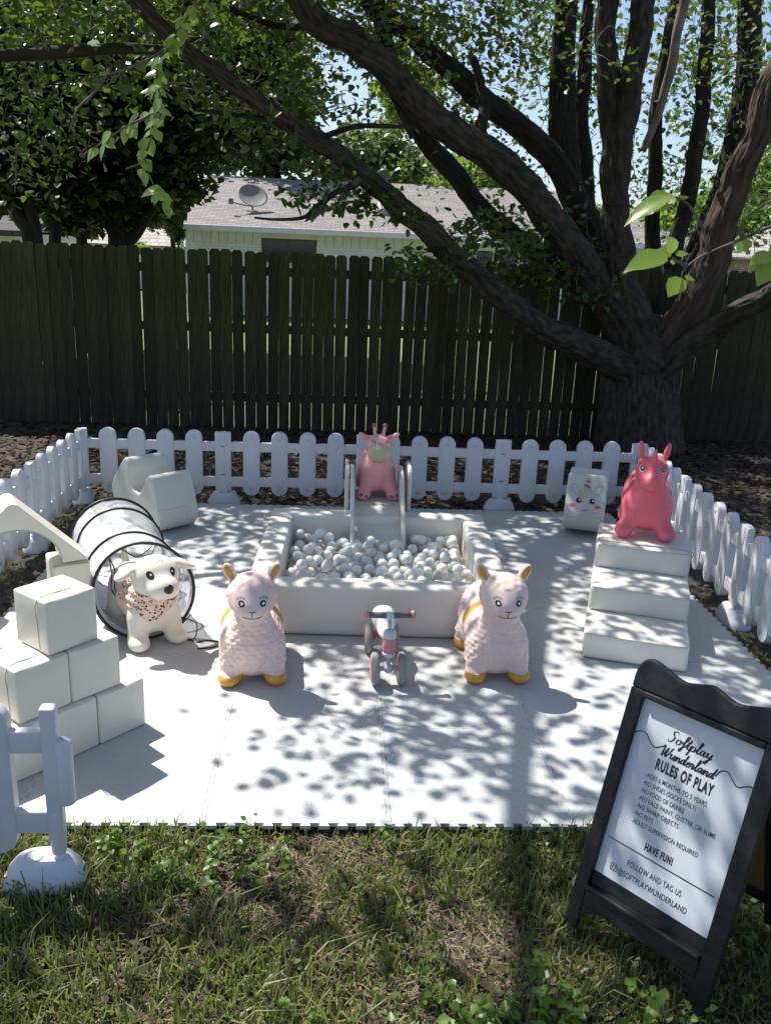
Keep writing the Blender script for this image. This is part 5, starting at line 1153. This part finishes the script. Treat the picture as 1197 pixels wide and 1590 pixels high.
tree('distant hazy tree row at the far left horizon', gb(-40, 60), [pstem([(-40, 420, 60, 8), (-40, 330, 60, 6)])], [pc(-80, 320, 60, 90, 60, 4), pc(60, 330, 60, 80, 45, 4), pc(180, 325, 60, 70, 40, 4)], 7000, .5, 'leaffar', seed=12)
# ================================================================== GRASS, WEEDS, LITTER
rg = np.random.RandomState(21)
def ground_noise(x, y): return (np.sin(x*3.1+1.3*np.sin(y*2.2))+np.sin(y*4.3+1.1*np.sin(x*3.7))+.7*np.sin(x*7.7-y*6.1)+.5*np.sin(x*13.1+y*9.7))/3.2
def blades(n, x0, x1, y0, y1, hmin, hmax, mat, name, thr=-.4, wd=.0032, lean=.5, zoff=0):
    x = rg.uniform(x0, x1, n); y = rg.uniform(y0, y1, n); k = ground_noise(x, y)+rg.normal(0, .28, n) > thr
    k &= ~((abs(x) < 1.835) & (y > .005) & (y < 3.655))
    x, y = x[k], y[k]; n = len(x); g = .6+.5*(ground_noise(x*.7+3, y*.7)+1)/2
    h = rg.uniform(hmin, hmax, n)*g; a = rg.uniform(0, 2*np.pi, n); l = np.abs(rg.normal(0, lean, n)); d = np.stack([np.cos(a), np.sin(a), 0*a], 1); s = np.stack([-np.sin(a), np.cos(a), 0*a], 1)
    b = np.stack([x, y, np.full(n, GZ-.012+zoff)], 1); w = (wd*rg.uniform(.6, 1.5, n))[:, None]; up = np.array([0, 0, 1.])
    m = b+d*(h*l*.35)[:, None]+up*(h*.6)[:, None]; t = b+d*(h*l*1.1)[:, None]+up*(h*(1-.35*np.minimum(l, 1.4)))[:, None]
    V = np.stack([b-s*w, b+s*w, m+s*w*.8, m-s*w*.8, t], 1).reshape(-1, 3); i = np.arange(n)[:, None]*5
    F = np.vstack([i+[0, 1, 2], i+[0, 2, 3], i+[3, 2, 4]])
    o = obm(name, fastmesh(name, V, F, mat)); return o
o = blades(72000, -1.9, 1.9, -1.75, .03, .03, .085, MAT['grass'], 'grass', -.35); tag(o, 'patchy short green grass in the foreground before the mat', 'grass', kind='stuff')
o = blades(2600, -1.9, 1.9, -1.75, .0, .09, .17, MAT['grass'], 'tall_grass', -.2, .0026, .75); tag(o, 'scattered taller grass blades in the foreground lawn', 'grass', kind='stuff')
o = blades(48000, -1.9, 1.9, -1.8, .03, .012, .035, MAT['straw'], 'dry_thatch', -.9, .002, 2.2); tag(o, 'dry straw-coloured thatch lying between the grass', 'thatch', kind='stuff')
o = blades(9000, 1.85, 2.5, .2, 3.4, .02, .06, MAT['grass'], 'side_grass', .25); tag(o, 'thin grass along the right edge of the mat', 'grass', kind='stuff')
o = blades(7000, -2.6, -1.85, -.2, 3.4, .02, .06, MAT['grass'], 'side_grass', .1); tag(o, 'thin grass along the left edge of the mat', 'grass', kind='stuff')
o = blades(4000, -2.4, 2.6, 3.66, 4.3, .015, .05, MAT['grass'], 'rear_grass', .55); tag(o, 'sparse grass tufts along the rear picket fence', 'grass', kind='stuff')
# leaf litter and bark chips
def litter(n, x0, x1, y0, y1, s0, s1, name, label, thr=-9):
    x = rg.uniform(x0, x1, n); y = rg.uniform(y0, y1, n); k = ~((abs(x) < 1.84) & (y > -.01) & (y < 3.66)); k &= ground_noise(x*1.4, y*1.4)+rg.normal(0, .3, n) > thr
    x, y = x[k], y[k]; n = len(x); P = np.stack([x, y, np.full(n, GZ+.0)+rg.uniform(0, .012, n)], 1)
    az = rg.uniform(0, 6.28, n); X = np.stack([np.cos(az), np.sin(az), rg.normal(0, .15, n)], 1); N = unit(np.stack([rg.normal(0, .25, n), rg.normal(0, .25, n), np.ones(n)], 1)); Y = unit(np.cross(N, X)); Z = np.cross(X, Y)
    tag(obm(name, leaves_mesh(name, P, X, Y, Z, rg.uniform(s0, s1, n), MAT['litter'], LSM_V, LSM_F)), label, 'leaf litter', kind='stuff')
litter(15000, -4.5, 5.5, 3.6, 6.6, .02, .07, 'leaf_litter', 'brown leaf litter and chips on the bare soil behind the picket fence')
litter(8000, -1.9, 1.9, -1.75, .0, .012, .035, 'grass_litter', 'small brown dead leaves scattered in the foreground grass', -.2)
litter(2500, 1.85, 4.5, .2, 3.8, .02, .05, 'side_litter', 'brown leaf litter outside the right picket fence')
litter(2000, -4.0, -1.85, .0, 3.8, .02, .05, 'side_litter', 'brown leaf litter outside the left picket fence')
# broad-leaved weeds
def weeds(n, x0, x1, y0, y1, hh, name, label, per=9, sz=(.010, .024), thr=-.2):
    P, S_ = [], []; VV, FF, nv = [], [], 0
    for _ in range(n):
        x, y = rg.uniform(x0, x1), rg.uniform(y0, y1)
        if ground_noise(x*1.3+5, y*1.3) < thr: continue
        h = rg.uniform(.4, 1)*hh; tip = np.array([x+rg.normal(0, .3)*h, y+rg.normal(0, .3)*h, GZ+h]); b = np.array([x, y, GZ-.02]); C = crom([b, (b+tip)/2+rg.normal(0, .1, 3)*h, tip], 3)
        v, f = tube(C, np.linspace(.0016, .0008, len(C)), 3, False); VV.append(np.array(v)); FF.append(np.array(f)+nv); nv += len(v)
        for k in range(per): P.append(C[rg.randint(2, len(C))]+rg.normal(0, .012, 3)); S_.append(rg.uniform(*sz))
    P = np.array(P); X, Y, Z = leaf_frames(len(P), .0, rg)
    me = leaves_mesh(name, P, X, Y, Z, np.array(S_), MAT['weed']); o = tag(obm(name, me), label, 'weeds', kind='stuff')
    s = obm('stems', fastmesh('stems', np.vstack(VV), np.vstack(FF), MAT['weed']), o); s['kind'] = 'stuff'
weeds(300, -1.5, 1.4, -1.7, -.03, .09, 'clover_weeds', 'small broad-leaved weeds scattered through the foreground grass')
weeds(40, -1.25, -.3, -.28, -.06, .085, 'mat_edge_weeds', 'leafy weeds growing up against the front edge of the mat', 10, (.016, .03), -1)
weeds(120, .12, .66, -1.45, -.72, .15, 'weed_patch', 'dense patch of bright leafy weeds in front of the sign', 13, (.018, .036), -1)
weeds(60, -1.4, -.6, -1.7, -1.0, .10, 'corner_weeds', 'leafy weeds in the lower left corner', 9, (.014, .028), -1)
for a, b in (((-.27, -1.32), (-.22, -1.05)), ((.02, -.12), (.16, -.09)), ((-1.0, -1.2), (-.85, -1.1))):
    P = crom([(a[0], a[1], GZ+.008), ((a[0]+b[0])/2+.01, (a[1]+b[1])/2, GZ+.014), (b[0], b[1], GZ+.008)], 5)
    tag(ob('stick', *tube(P, np.linspace(.006, .003, len(P)), 6, True, 0, .2), MAT['deadwood']), {-.27: 'bare twig lying in the grass at the bottom centre', .02: 'short root piece lying at the front edge of the mat', -1.0: 'dead stick lying in the lower left grass'}[a[0]], 'stick')
